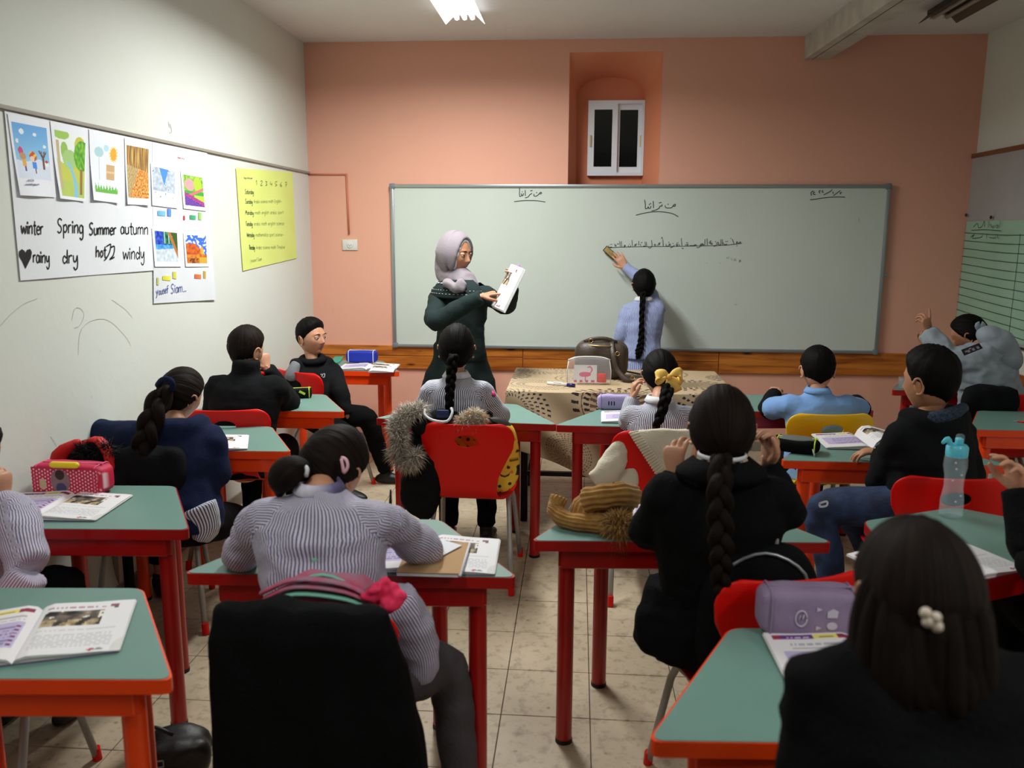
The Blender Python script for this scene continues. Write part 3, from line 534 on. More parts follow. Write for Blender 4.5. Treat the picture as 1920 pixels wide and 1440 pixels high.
# season poster
q1 = [(8, 208), (285, 266), (287, 507), (38, 526)]
pc = WX(150, 370, XL); po = A(XL, pc[1], pc[2])
ps = thing('season_poster', 'wide white poster with four season pictures and handwritten words winter to autumn', 'poster', po)
wave = lambda a, ph=0: (lambda u, v: a*(.5+.5*np.sin(u*6+ph))*v**2+.0015)
sheet('paper', pxquad(q1, _P), 30, 24, plain((.90, .91, .93)), ps, lift=lambda u, v: .001+.001*np.sin(u*9)*v, origin=po)
for nm, q, pq, pf, ph in (('winter', [(12, 212), (90, 228), (102, 370), (33, 366)], (.05, .92, .09, .78), p_winter, 0), ('spring', [(92, 226), (163, 242), (157, 378), (107, 372)], (.08, .95, .1, .96), p_spring, 1), ('summer', [(165, 242), (228, 256), (220, 381), (170, 375)], (.1, .92, .15, .88), p_summer, 2), ('autumn', [(232, 258), (280, 268), (277, 385), (235, 383)], (.05, .95, .1, .9), p_autumn, 3)):
    def pf2(u, v, pf=pf, pq=pq):
        c = rgb(len(u), (.93, .94, .97)); m = B_(u, v, *pq); uu = (u[m]-pq[0])/(pq[1]-pq[0]); vv = (v[m]-pq[2])/(pq[3]-pq[2]); c[m] = pf(uu, vv); return c
    s_ = sheet('picture_sheet', pxquad(q, _P), 72, 96, pf2, ps, lift=lambda u, v, ph=ph: .004+.012*np.clip(v-.35, 0, 1)**1.5*(1+.6*np.sin(u*5+ph)), origin=po)
    s_['label'] = f'printed {nm} picture'
m_blk = M('black_marker', (.05, .05, .06), .6); m_blu = M('blue_pen', (.22, .30, .62), .6); m_prp = M('purple_print', (.3, .2, .4), .6); m_grn = M('dark_green_pen', (.25, .38, .22), .7); m_red = M('red_print', (.8, .2, .25), .6)
_W = XL+.0068
st = textst('winter', (40, 438), (82, 440), 26)+textst('Spring', (108, 436), (158, 438), 26)+textst('Summer', (168, 440), (219, 440), 22)+textst('autumn', (226, 438), (279, 440), 22)
st += textst('rainy', (62, 492), (94, 494), 24)+textst('dry', (117, 494), (148, 494), 26)+textst('hot', (180, 482), (200, 482), 21)+[[(200, 462), (208, 458), (206, 472), (200, 484), (196, 488)], [(208, 464), (215, 462), (213, 478), (206, 486), (215, 482)]]+textst('windy', (231, 486), (272, 486), 24)
strokes('handwriting', st, hmap(_W), NX, .0062, m_blk, ps, po)
hs_ = [WX(x, y, _W) for x, y in ((48, 504), (42, 490), (36, 480), (36, 471), (41, 467), (46, 470), (48, 474), (51, 468), (57, 467), (60, 473), (58, 484), (53, 494))]
MB().add(np.array(hs_), [tuple(range(12))]).build('heart_drawing', m_blk, ps, smooth=False, origin=po)
strokes('caption', textst('mountainyap.com', (48, 347), (74, 347), 3.4)+textst('smile', (52, 340), (64, 340), 5), hmap(XL+.018), NX, .0016, m_prp, ps, po)
# second poster
q2 = [(285, 266), (388, 287), (403, 562), (288, 569)]; pc = WX(340, 420, XL); po2 = A(XL, pc[1], pc[2])
p2 = thing('season_poster', 'narrow grey white poster of four small landscape photos signed in blue pen', 'poster', po2)
sheet('paper', pxquad(q2, _P+.001), 16, 30, plain((.87, .88, .90), .03), p2, lift=lambda u, v: .001+.012*np.clip(u-.6, 0, 1)*v**3, origin=po2)
for nm, q, pq, pf in (('snowy forest', [(281, 305), (331, 318), (331, 391), (283, 385)], (.05, .9, .07, .8), p_snow), ('flower garden', [(337, 320), (380, 328), (385, 396), (342, 391)], (.08, .93, .09, .9), p_garden), ('waterfall', [(283, 427), (336, 433), (338, 500), (288, 500)], (.08, .88, .06, .86), p_fall), ('red desert rock', [(342, 436), (388, 438), (390, 500), (346, 500)], (.06, .92, .06, .9), p_desert)):
    def pf2(u, v, pf=pf, pq=pq):
        c = rgb(len(u), (.93, .94, .97)); m = B_(u, v, *pq); uu = (u[m]-pq[0])/(pq[1]-pq[0]); vv = (v[m]-pq[2])/(pq[3]-pq[2]); c[m] = pf(uu, vv); return c
    sheet('picture_sheet', pxquad(q, _P), 60, 60, pf2, p2, lift=lambda u, v: .004+.003*v, origin=po2)['label'] = 'small printed photo of a '+nm
_c2 = XL+.0085
for (x, y, w_, h_, c) in ((296, 395, 14, 9, (.45, .72, .90)), (314, 391, 7, 14, (.35, .55, .88)), (356, 403, 11, 8, (.25, .65, .45)), (372, 398, 6, 14, (.60, .78, .40)), (305, 517, 15, 8, (.88, .85, .25)), (324, 509, 7, 13, (.82, .82, .35)), (365, 514, 12, 8, (.85, .45, .25)), (381, 508, 5, 14, (.75, .62, .30)), (344, 404, 3, 8, (.8, .2, .25)), (294, 520, 4, 14, (.72, .75, .4))):
    q = [(x, y), (x+w_, y+1), (x+w_, y+h_+1), (x, y+h_)]
    sheet('word_card', pxquad(q, _c2), 3, 3, lambda u, v, c=c: rgb(len(u), c)+.1*np.outer(u-.5, (1, 1, 1)), p2, origin=po2)
strokes('handwriting', textst('Yousef', (293, 554), (316, 548), 13)+textst('Siam...', (321, 550), (350, 546), 17), hmap(_c2), NX, .0042, m_blu, p2, po2)
strokes('caption', textst('Season of us', (333, 296), (346, 299), 3), hmap(_c2), NX, .0015, m_red, p2, po2)
# yellow poster
q3 = [(442, 315), (548, 323), (556, 484), (455, 508)]; pc = WX(500, 410, XL); po3 = A(XL, pc[1], pc[2])
p3 = thing('timetable_poster', 'bright yellow green sheet with a handwritten week timetable beside the corner', 'poster', po3)
sheet('paper', pxquad(q3, _P), 20, 24, plain((.86, .90, .50), .03), p3, lift=lambda u, v: .001+.012*abs(u-.5)*np.clip(v-.85, 0, 1), origin=po3)
cz = lambda X, Y: (440+X/7.2, 310+Y/7.2)
st = []
for i, ch in enumerate('1234567'): x, y = cz(280+i*66, 268+i*4); st += textst(ch, (x, y), (x+5, y), 9)
rows = [('Saturday', 140, 385, 260, '', 0), ('Sunday', 145, 515, 245, 'Arabic science math English-', 640), ('Monday', 145, 665, 260, 'math english arabic sport', 660), ('Tuesday', 150, 815, 245, 'arabic math english science', 670), ('Wensday', 165, 965, 270, 'mathematics sport science-', 660), ('Thursday', 195, 1135, 275, 'Arabic science math Timeline', 680)]
G['D'] = (.6, [[(.05, 0), (.05, .95), (.4, .8), (.45, .3), (.05, 0)]]); G['A'] = (.6, [[(0, 0), (.25, .95), (.5, 0)], [(.1, .35), (.42, .35)]]); G['E'] = (.5, [[(.42, .95), (.05, .95), (.05, 0), (.42, 0)], [(.05, .5), (.35, .5)]])
st2 = []
for wname, x, y, x2, rest, x3 in rows:
    st += textst(wname, cz(x, y), cz(x2, y+5), 8.5)
    if rest: st2 += textst(rest, cz(x2+15, y-5), cz(x3, y-10), 6.5)
strokes('handwriting', st, hmap(XL+.0062), NX, .0038, m_grn, p3, po3); strokes('handwriting', st2+textst('Yousef Siam', cz(215, 1310), cz(370, 1285), 6.5)+textst('Days of the week', cz(125, 180), cz(240, 185), 3.5), hmap(XL+.0062), NX, .0024, M('faded_green_pen', (.50, .58, .32), .7), p3, po3)
# right wall board
m_rb = M('grey_board', (.66, .66, .66), .5, var=.1, vscale=3); m_rbf = woodmat('brown_frame', (.50, .30, .18), (.38, .2, .1), (14, 2, 14), False)
rb = thing('display_board', 'grey display board in a brown wooden frame on the right wall', 'board', (XR, 5.2, 1.53))
MB().box((-.012, 0, 0), (.02, 2.3, 1.2)).build('board_panel', m_rb, rb, smooth=False)
MB().box((-.018, 0, .615), (.03, 2.36, .03), bev=.003).build('frame_rail', m_rbf, rb, smooth=False); MB().box((-.018, 1.165, 0), (.03, .03, 1.2), bev=.003).build('frame_rail', m_rbf, rb, smooth=False)
MB().box((-.014, 0, -.607), (.024, 2.3, .014)).build('frame_rail', M('dark_edge', (.1, .1, .1), .5), rb, smooth=False)
gq = [A(XR-.028, 6.28, 1.70), A(XR-.028, 5.05, 1.70), A(XR-.028, 5.05, .935), A(XR-.028, 6.30, .98)]
gp = thing('lined_chart', 'pale green ruled chart paper pinned to the right wall board', 'chart', (XR, 5.65, 1.32)); gpo = A(XR, 5.65, 1.32)
sheet('paper', bil(gq), 20, 14, plain((.60, .74, .65), .03), gp, lift=lambda u, v: .004*np.sin(u*12), nrm=(-1, 0, 0), origin=gpo)
def gmap(u, v): p = bil(gq)(np.array([u]), np.array([v]))[0]; return p+A(-.007, 0, 0)
st = [[(0, .11+i*.075), (.5, .115+i*.075+.01), (1, .11+i*.077)] for i in range(12)]+[[(.62, .11), (.62, .99)], [(.93, .0), (.94, .99)]]
st += [[(.10, .055), (.14, .02), (.16, .06), (.2, .05), (.22, .0), (.23, .055)], [(.27, .0), (.275, .06)], [(.29, .03), (.32, .06), (.34, .04)], circ(.37, .05, .012, 5), [(.4, .0), (.405, .06)], [(.08, .085), (.25, .08), (.42, .088)], [(.08, .15), (.12, .125), (.1, .16), (.2, .15), (.22, .12)], [(.26, .115), (.27, .16)], [(.3, .15), (.36, .15), (.38, .12), (.4, .16)]]
strokes('ruled_writing', st, gmap, A(-1, 0, 0), .0045, M('grey_green_ink', (.22, .32, .27), .7), gp, gpo)
for u, v in ((-.0, -.06), (.3, -.03)): MB().ell(gmap(u, v)-gpo+A(-.004, 0, 0), (.006, .012, .012)).build('pin', m_blk, gp)
# ---------------------------------------------------------------- desks
m_lam = M('teal_laminate', (.42, .555, .52), .42, var=.06, vscale=5, bump=.02, bscale=120); m_cap2 = M('black_foot', (.04, .03, .03), .6)
m_rede = M('red_lacquer', (.66, .045, .04), .35, coat=.25, var=.12, vscale=10); m_orae = M('orange_lacquer', (.97, .28, .06), .35, coat=.25, var=.1, vscale=10)
def desk(label, cx, cy, rz, mat, sx=1., long_=.92, short=.40, dep=.46, z=.70):
    t = thing('school_desk', label, 'desk', (cx, cy, 0), rz, 'trapezoid school desks'); h = long_/2*sx; s = short/2*sx
    out = [(-h, 0), (h, 0), (s, dep), (-s, dep)]
    MB().prism(out, z-.034, z-.002, bev=.028, seg=3).build('edge_band', mat, t, autosm=40)
    c = A(0, dep*.42); oi = [tuple(np.array(c)+(np.array(p)-c)*.985) for p in out]
    MB().prism(oi, z-.004, z, bev=.027, seg=3).build('tabletop', m_lam, t, autosm=40)
    k = .86; ins = [tuple(np.array(c)+(np.array(p)-c)*k*A(.92, 1)) for p in out]
    for i in range(4):
        a, b_ = np.array(ins[i]), np.array(ins[(i+1) % 4]); m_ = (a+b_)/2; L_ = np.linalg.norm(b_-a); an = math.atan2(b_[1]-a[1], b_[0]-a[0])
        MB().box((m_[0], m_[1], z-.065), (L_, .022, .062), R=rotz(an), bev=.003, seg=1).build('apron', mat, t, smooth=False)
    for lx, ly in ((-h+.115*sx, .055), (h-.115*sx, .055), (s-.0, dep-.06), (-s+.0, dep-.06)):
        lg = MB().tube([(lx, ly, z-.034), (lx, ly, .012)], .026, 20).build('leg', mat, t, autosm=40)
        MB().tube([(lx, ly, .013), (lx, ly, 0)], .0275, 20).build('foot_cap', m_cap2, lg, autosm=40)
    return t
desk('orange edged desk at the bottom left holding an open textbook', -1.28, 1.525, .08, m_orae)
desk('red edged desk with the pink dotted pencil case by the left wall', -1.59, 2.40, .07, m_rede, sx=.87)
desk('orange edged desk in front of the girl in the navy hoodie', -1.59, 3.36, .05, m_orae, sx=.87)
desk('orange edged desk of the boy in the black jacket', -1.58, 4.17, .03, m_orae, sx=.87)
desk('orange edged desk against the front wall holding the blue pencil case', -1.555, 5.45, 0, m_orae, sx=.86)
desk('red edged desk of the girl behind the red chair with the oval hole', -.54, 4.02, -.06, m_rede)
desk('red edged desk of the girl with the yellow hair bow', .36, 3.98, 0, m_rede)
desk('red edged desk under the elbows of the girl leaning forward in stripes', -.603, 2.125, .055, m_rede)
desk('red edged desk with the mustard knitted hat on it', .33, 2.46, .07, m_rede)
desk('dark red edged desk of the boy in the light blue polo shirt', 1.12, 4.42, .12, m_rede)
desk('orange edged desk with the black pencil case and open textbook right of centre', 1.30, 3.43, .0, m_orae)
desk('orange edged desk cut by the right edge of the picture', 2.30, 4.08, 0, m_orae, sx=.93)
desk('red edged desk turned askew under the clear water bottle', 1.317, 2.376, .45, m_rede)
desk('red edged desk in the far right corner before the raised arm', 2.30, 5.10, 0, m_rede, sx=.93)
desk('orange edged desk at the bottom right under the lilac pencil case', .60, 1.455, .06, m_orae)
# ---------------------------------------------------------------- chairs
m_cr = M('red_plastic', (.86, .055, .025), .38, spec=.35, bump=.02, bscale=300); m_cy = M('yellow_plastic', (.93, .74, .08), .35, coat=.2); m_cg = M('grey_steel_tube', (.62, .62, .60), .4, metal=.2)
def solid(o, th):
    m = o.modifiers.new('s', 'SOLIDIFY'); m.thickness = th; m.offset = 0; m2 = o.modifiers.new('b', 'SUBSURF'); m2.levels = 1; m2.render_levels = 1
    dg = bpy.context.evaluated_depsgraph_get(); me = bpy.data.meshes.new_from_object(o.evaluated_get(dg)); o.modifiers.clear(); o.data = me; return o
def make_chair(label, mat):
    t = thing('school_chair', label, 'chair', (0, 0, 0), 0, 'moulded plastic school chairs')
    ks = np.array([0, .012, .035, .07, .13, .20, .28, .35, .40, .45, .52, .62, .72, .79, .82]); hw = np.array([.150, .183, .203, .212, .205, .172, .138, .128, .138, .165, .190, .198, .190, .165, .13])
    pth = catmull([A(-.075, .785), A(-.055, .70), A(-.03, .58), A(-.008, .47), A(.03, .42), A(.10, .408), A(.25, .418), A(.36, .42), A(.40, .395)], 12)
    d = np.concatenate([[0], np.cumsum([np.linalg.norm(b_-a) for a, b_ in zip(pth, pth[1:])])]); d = d/d[-1]*.82; pth = np.array(pth)
    ss = np.concatenate([np.linspace(0, .05, 6), np.linspace(.06, .14, 10), np.linspace(.16, .82, 34)]); us = np.linspace(-1, 1, 27); V = []; q = []
    for s in ss:
        w = np.interp(s, ks, hw); y = np.interp(s, d, pth[:, 0]); z = np.interp(s, d, pth[:, 1])
        for u in us:
            cur = .035*(abs(u)**2)*np.clip((.4-s)/.35, 0, 1)+.0; seatc = .012*(abs(u)**2)*np.clip((s-.42)/.1, 0, 1)
            V.append((u*w, y+cur, z+seatc)); q.append((u*w, s))
    V = np.array(V); q = np.array(q); n = len(us); ex, ey, es = .052, .030, .088
    F = []
    for i in range(len(ss)-1):
        for j in range(n-1):
            f = (i*n+j, i*n+j+1, (i+1)*n+j+1, (i+1)*n+j); c = q[list(f)].mean(0)
            if (c[0]/ex)**2+((c[1]-es)/ey)**2 < 1: continue
            F.append(f)
    used = {}
    for f in F:
        for a, b_ in zip(f, f[1:]+f[:1]): used[(min(a, b_), max(a, b_))] = used.get((min(a, b_), max(a, b_)), 0)+1
    hb = {v for e_, c in used.items() if c == 1 for v in e_ if (q[v][0]/ex)**2+((q[v][1]-es)/ey)**2 < 2.6}
    for v in hb:
        k = math.sqrt((q[v][0]/ex)**2+((q[v][1]-es)/ey)**2); nx_, nsv = q[v][0]/k, es+(q[v][1]-es)/k
        y = np.interp(nsv, d, pth[:, 0]); z = np.interp(nsv, d, pth[:, 1]); V[v] = (nx_, y, z)
    o = solid(mesh_obj('seat_shell', V, F, mat, t), .008)
    for s in (-1, 1):
        for e_ in (0, 1):
            P = [A(s*.20, .395, .0), A(s*.175, .30, .34), A(s*.168, .27, .392), A(s*.165, .20, .40)] if e_ else [A(s*.205, -.075, .0), A(s*.175, .09, .345), A(s*.168, .12, .392), A(s*.165, .20, .40)]
            lg = MB().tube(P[:1]+[P[0]+(P[1]-P[0])*.5]+P[1:], .0115, 12).build('leg', m_cg, t)
            MB().tube([P[0]+A(0, 0, .022)+(P[1]-P[0])*.06, P[0]], .0145, 12).build('foot_cap', mat if mat is m_cr else m_cr, lg, autosm=40)
    MB().tube([A(-.167, .15, .393), A(.167, .15, .393)], .0095, 10).build('crossbar', m_cg, t)
    MB().tube([A(-.167, .27, .391), A(.167, .27, .391)], .0095, 10).build('crossbar', m_cg, t)
    return t
ch_r = make_chair('red plastic chair in the middle of the room beside the fur trimmed coat', m_cr)
ch_r.location = (-.475, 3.66, 0); ch_r.rotation_euler = (0, 0, -.03)
def chair(x, y, rz, label): return dup(ch_r, (x, y, 0), rz, label)
chair(.365, 3.60, .10, 'red chair with a cream cardigan over its back')
chair(1.33, 3.0, .0, 'red chair behind the water bottle, under the boy in black')
chair(.545, 2.07, .28, 'red chair with the black backpack propped on it')
chair(2.30, 4.64, 0, 'red chair in the back right corner under a black garment')
chair(-1.66, 3.84, .15, 'red chair of the boy in the black jacket')
chair(-1.66, 4.95, -.5, 'red chair under the boy looking sideways')
chair(-.60, 1.78, .03, 'red chair hidden under the black coat in the foreground')
chair(1.02, 1.20, 0, 'red chair hidden under the long haired girl at bottom right')
chair(-1.62, 1.86, .1, 'red footed chair at the left edge, seen below the nearest left desk')
chair(1.56, 1.92, .45, 'red chair under the pupil cut off at the right edge')
ch_y = make_chair('yellow plastic chair behind the boy in the light blue polo shirt', m_cy); ch_y.location = (1.20, 4.03, 0); ch_y.rotation_euler = (0, 0, .10)
dup(ch_y, (-1.70, 3.10, 0), .35, 'dull yellow chair under the girl in the navy hoodie')
# ---------------------------------------------------------------- printed page painters
def textlines(u, v, c, u0, u1, v0, v1, n, col, s=0.):
    k = (v-v0)/(v1-v0)*n; m = (u > u0) & (u < u1) & (v > v0) & (v < v1) & ((k % 1) > .55) & (np.sin(u*140+np.floor(k)*7+s)+.5*np.sin(u*61+np.floor(k)*3) > -.6); c[m] = col
def p_left(u, v):
    c = rgb(len(u), (.88, .86, .87)); c[B_(u, v, .06, .52, .05, .13)] = (.40, .18, .48); c[B_(u, v, .06, .16, .05, .13)] = (.62, .15, .30); c[B_(u, v, .52, .80, .05, .13)] = (.90, .84, .42); c[B_(u, v, .80, .95, .05, .13)] = (.55, .14, .26)
    textlines(u, v, c, .22, .48, .07, .11, 1, (.85, .8, .9)); textlines(u, v, c, .58, .74, .07, .11, 1, (.5, .4, .3))
    c[B_(u, v, .12, .94, .33, .80)] = (.73, .68, .82); textlines(u, v, c, .3, .86, .38, .75, 6, (.52, .47, .64)); m = (abs(u-.88) < .018) & (v > .38) & (v < .76) & (np.sin(v*95) > .1); c[m] = (.45, .2, .4); textlines(u, v, c, .2, .9, .17, .29, 2, (.68, .66, .68)); c[E_(u, v, .1, .94, .02, .012)] = (.7, .3, .3); return c
def p_right(u, v):
    c = rgb(len(u), (.89, .88, .89)); textlines(u, v, c, .10, .62, .07, .12, 1, (.72, .55, .58)); m = B_(u, v, .08, .70, .17, .48); g = n2(u, v, 9, 7, 2); g2 = n2(u, v, 17, 15, 6); c[m] = (A(.36, .31, .28)+np.outer(g[m]*.9+g2[m]*.5, A(.5, .46, .38))); m2 = m & (v > .36) & (g > -.1); c[m2] = A(.66, .58, .44)+np.outer(g2[m2], A(.4, .4, .4)); c[m & (g2 > .33) & (v < .36)] = (.9, .88, .84)
    textlines(u, v, c, .08, .88, .54, .88, 9, (.76, .75, .76)); c[E_(u, v, .80, .10, .05, .035)] = (.55, .3, .35); c[E_(u, v, .82, .14, .03, .02)] = (.2, .35, .3); c[B_(u, v, .66, .71, .10, .12)] = (.8, .2, .25); c[E_(u, v, .72, .955, .04, .02)] = (.7, .25, .3); c[E_(u, v, .80, .95, .05, .015)] = (.45, .5, .48); textlines(u, v, c, .28, .36, .93, .955, 1, (.8, .5, .4)); return c
# ---------------------------------------------------------------- people
def skinmat(name, c, dark):
    m = M(name, c, .5, vcol=dark, vscale=14, bump=.04, bscale=250); N, L, b = nodes(m); b.inputs['Subsurface Weight'].default_value = .08; b.inputs['Subsurface Radius'].default_value = (.02, .008, .004); return m
m_skin = skinmat('skin', (.80, .60, .48), (.74, .52, .41)); m_skin2 = skinmat('skin_warm', (.74, .53, .40), (.66, .45, .33))
m_lip = M('lips', (.72, .46, .40), .5); m_eyew = M('eye_white', (.82, .80, .78), .25); m_iris = M('eye_dark', (.10, .06, .04), .15)
m_hblk = hairmat('black_hair', (.06, .05, .045), (.015, .012, .01), .55); m_hbrn = hairmat('dark_brown_hair', (.15, .10, .08), (.035, .024, .018), .58)
m_brow = M('brow_hair', (.12, .08, .06), .8)
def sm01(x, a, b_): t = np.clip((x-a)/(b_-a), 0, 1); return t*t*(3-2*t)
def headdir(nu, nv):
    th = np.linspace(0, PI, nv+1)[1:-1]; ph = np.arange(nu)*2*PI/nu; D = [(0, 0, 1.)]
    for t in th:
        for a in ph: D.append((math.sin(t)*math.cos(a), math.sin(t)*math.sin(a), math.cos(t)))
    D.append((0, 0, -1.)); F = []
    for j in range(nu): F.append((0, 1+j, 1+(j+1) % nu))
    for i in range(len(th)-1):
        a = 1+i*nu
        for j in range(nu): F.append((a+j, a+nu+j, a+nu+(j+1) % nu, a+(j+1) % nu))
    a = 1+(len(th)-1)*nu
    for j in range(nu): F.append((a+j, len(D)-1, a+(j+1) % nu))
    return np.array(D), F
HA, HB, HC = .073, .091, .108
def headpt(D):
    P = D*A(HA, HB, HC); zz = np.clip(-D[:, 2], 0, 1)
    P[:, 0] *= 1-.30*zz**1.4; bk = D[:, 1] < 0; P[bk, 1] *= 1-.28*zz[bk]; fr = ~bk; P[fr, 1] *= .95+.03*zz[fr]
    P[:, 0] *= 1+.03*np.exp(-((D[:, 2]-.3)/.4)**2); return P
def head_mesh(hi):
    D, F = headdir(96 if hi else 40, 84 if hi else 32); P = headpt(D); X, Z = P[:, 0], P[:, 2]; f = (D[:, 1] > .15)*sm01(D[:, 1], .15, .5)
    g = lambda x0, sx, z0, sz, ab=True: np.exp(-(((abs(X) if ab else X)-x0)/sx)**2-((Z-z0)/sz)**2)
    dy = .019*g(0, .0095, -.022, .012)+.010*g(0, .009, -.004, .018)+.006*g(.011, .007, -.027, .007)-.010*g(.030, .015, .010, .012)+.005*g(.026, .02, .028, .008)+.006*g(0, .019, -.048, .0085)-.006*g(0, .02, -.0485, .0022)+.008*g(0, .02, -.084, .015)+.004*g(.04, .02, -.02, .02)-.004*g(0, .012, -.064, .007)
    P[:, 1] += dy*f
    mi = []
    for fc in F:
        c = P[list(fc)].mean(0); mi.append(1 if (c[1] > .05 and abs(c[0]) < .021*(1-((c[2]+.0485)/.013)**2) and abs(c[2]+.0485) < .010) else 0)
    mb = MB(); mb.add(P, F); mb.m = mi
    for s in (-1, 1):
        R = rotz(-s*.35)@roty(s*.12)
        mb.ell((s*.0745, -.008, -.008), (.007, .017, .029), R=R, n=14, m=10)
        ring = [A(s*.078, -.008, -.008)+R@A(s*.004, .016*math.cos(a), .028*math.sin(a)) for a in np.linspace(.3, 5.2, 14)]; mb.tube(ring, .0042, 6)
    return mb
def eyes(hk, R, c, root, o0, hair_m):
    ybase = .0735
    for s in (-1, 1):
        e = MB().ell((s*.030, ybase, .0085), (.0125, .0125, .0115), n=16, m=12).xf(R*hk, c); eo = e.build('eyeball', m_eyew, root, origin=o0)
        MB().ell((s*.030+.001, ybase+.0088, .0075), (.0055, .005, .0055), n=12, m=8).xf(R*hk, c).build('iris', m_iris, eo, origin=o0)
        MB().ell((s*.030, ybase-.0012, .0125), (.0148, .0135, .0100), n=16, m=12).xf(R*hk, c).build('eyelid', m_skin, eo, origin=o0)
        MB().tube([(s*.017, ybase+.0155, .0255), (s*.030, ybase+.0165, .030), (s*.044, ybase+.009, .0265)], [(.0014, .0032), (.0016, .0034), (.001, .0018)], 8, lat=(0, 1, 0), sub=3).xf(R*hk, c).build('eyebrow', m_brow, root, origin=o0)
def hair_cap(style, R, c, hk, mat, pole, thick=.012, tv=None, nu=72, nv=56):
    D, F = headdir(nu, nv); P = headpt(D); x, y, z = D[:, 0], D[:, 1], D[:, 2]
    m = z*.9-y+.15
    if style == 'boy': m = np.minimum(z*.95-y*.88+.12, (z+.66-.35*abs(x))*1.1); t = thick*(.45+.9*sm01(z, -.1, .7))
    elif style == 'girl': m = np.minimum(m, z+.80); t = thick*(1+.25*sm01(z, .2, .9))
    elif style == 'long': m = z*.8-y+.22; t = thick*(1+.35*sm01(z, 0, .8))+.012*sm01(-y, .2, .9)
    else: t = np.full(len(D), thick)
    t = np.where(m > 0, .0012+(t-.0012)*sm01(m, 0, .42 if style == 'boy' else .16), -.014*sm01(-m, 0, .05)+.0012*(1-sm01(-m, 0, .05)))
    if style == 'boy': t = t+.002*sm01(m, .1, .3)*np.array([noise.noise(Vector((q[0]*26, q[1]*26, q[2]*26))) for q in D.tolist()])
    pole = unit(pole); a1 = unit(np.cross(pole, A(.3, .2, 1))); a2 = np.cross(pole, a1); az = np.arctan2(D@a2, D@a1); pv = np.arccos(np.clip(D@pole, -1, 1))
    off = Vector((1.7, 4.1, float(abs(c[0]*7)))); rid = np.array([noise.noise(Vector((math.cos(a)*9, math.sin(a)*9, p*1.3))+off) for a, p in zip(az, pv)])
    P = P+D*(t+.0035*rid*sm01(m, 0, .2))[:, None]
    P = (P*hk)@R.T+c; uv = []
    for f in F:
        ua = az[list(f)]; ua = ua-2*PI*np.round((ua-ua[0])/(2*PI)); uv.append(tuple((ua[i]/(2*PI), pv[f[i]]/PI*.6) for i in range(len(f))))
    mb = MB(); mb.add(P, F, 0, uv); return mb
def braid(P, wd_, mat, name, parent, o0, nrm=(0, -1, 0), turns=None):
    P = catmull(P, 8); k = len(P); Lg = sum(np.linalg.norm(b_-a) for a, b_ in zip(P, P[1:])); w = np.interp(np.linspace(0, 1, k*5), np.linspace(0, 1, len(wd_)), wd_)
    Q = [np.array([np.interp(t, range(k), [p[i] for p in P]) for i in range(3)]) for t in np.linspace(0, k-1, k*5)]
    turns = turns or Lg/(np.mean(wd_)*1.55); mb = MB(); n = len(Q)
    for s in range(3):
        pts = []
        for i, q in enumerate(Q):
            t = unit(Q[min(i+1, n-1)]-Q[max(i-1, 0)]); sd = unit(np.cross(t, A(*nrm))); dn = np.cross(sd, t); a = 2*PI*(turns*i/n*.5+s/3)
            pts.append(q+sd*w[i]*.30*math.sin(a)+dn*w[i]*.20*math.sin(2*a))
        mb.tube(pts, [(w[i]*.27, w[i]*.23) for i in range(n)], 8, round_end=True)
    return mb.build(name, mat, parent, origin=o0)
def hand_vf(wp, d, pn, side, curl=(.3, .35, .4, .45), thumb=.3, k=1., res=.0034, spread=.10, tin=0.):
    """wp wrist point, d direction to the fingers, pn the way the palm faces, side +1 when the thumb is on cross(d, pn)"""
    d = unit(d); pn = unit(np.asarray(pn, float)-d*np.dot(pn, d)); x = np.cross(d, pn)*side
    Mx = np.stack([x, d, -pn], 1)   # local x thumbward, y fingers, z back of hand
    mb = MB()
    mb.tube([(0, -.03, 0), (0, 0, 0), (.001, .03, -.001), (-.001, .062, 0), (-.001, .076, 0)], [(.021, .016), (.022, .016), (.033, .014), (.037, .0125), (.033, .009)], 14, lat=(1, 0, 0), round_end=True, sub=2)
    fx = (.027, .009, -.010, -.028); fl = (.064, .072, .066, .052); fy = (.068, .073, .070, .062)
    for i in range(4):
        c = curl[i]; a = 0; p = A(fx[i], fy[i]-.012, .0); pts = [p]; sp = -(i-1.4)*spread
        for sg, (fr, bd) in enumerate(((.42, .9), (.31, 1.25), (.27, .8))):
            a += c*bd; dr = A(math.sin(sp)*math.cos(a), math.cos(sp)*math.cos(a), -math.sin(a)); q = pts[-1]+dr*(fl[i]*fr+(.012 if sg == 0 else 0)); pts.append(q)
        r0 = .0083 if i < 3 else .0072
        mb.tube(pts, [r0, r0*.98, r0*.9, r0*.75], 10, round_end=True, sub=2)
    a = thumb; p = A(.020, .010, -.002); b1 = p+A(.026, .022, -.010); b2 = b1+A(.016*math.cos(a*2)-.0, .026, -.022*math.sin(a*1.3)); b3 = b2+A(.006-.016*math.sin(a*1.5)-.01*tin, .021, -.018*math.sin(a*1.6)-.012*tin)
    mb.tube([p, b1, b2, b3], [.0135, .0115, .0095, .0075], 10, round_end=True, sub=2)
    V, F, N = vox(mb, res, 2, .4); V = (V*k)@Mx.T+wp
    if np.linalg.det(Mx) < 0: F = [f[::-1] for f in F]
    return V, F
def limb(P, r, lat=None, N=24, sub=3, n=14): return dict(P=[np.asarray(p, float) for p in P], r=r, lat=lat, N=N, sub=sub, n=n)
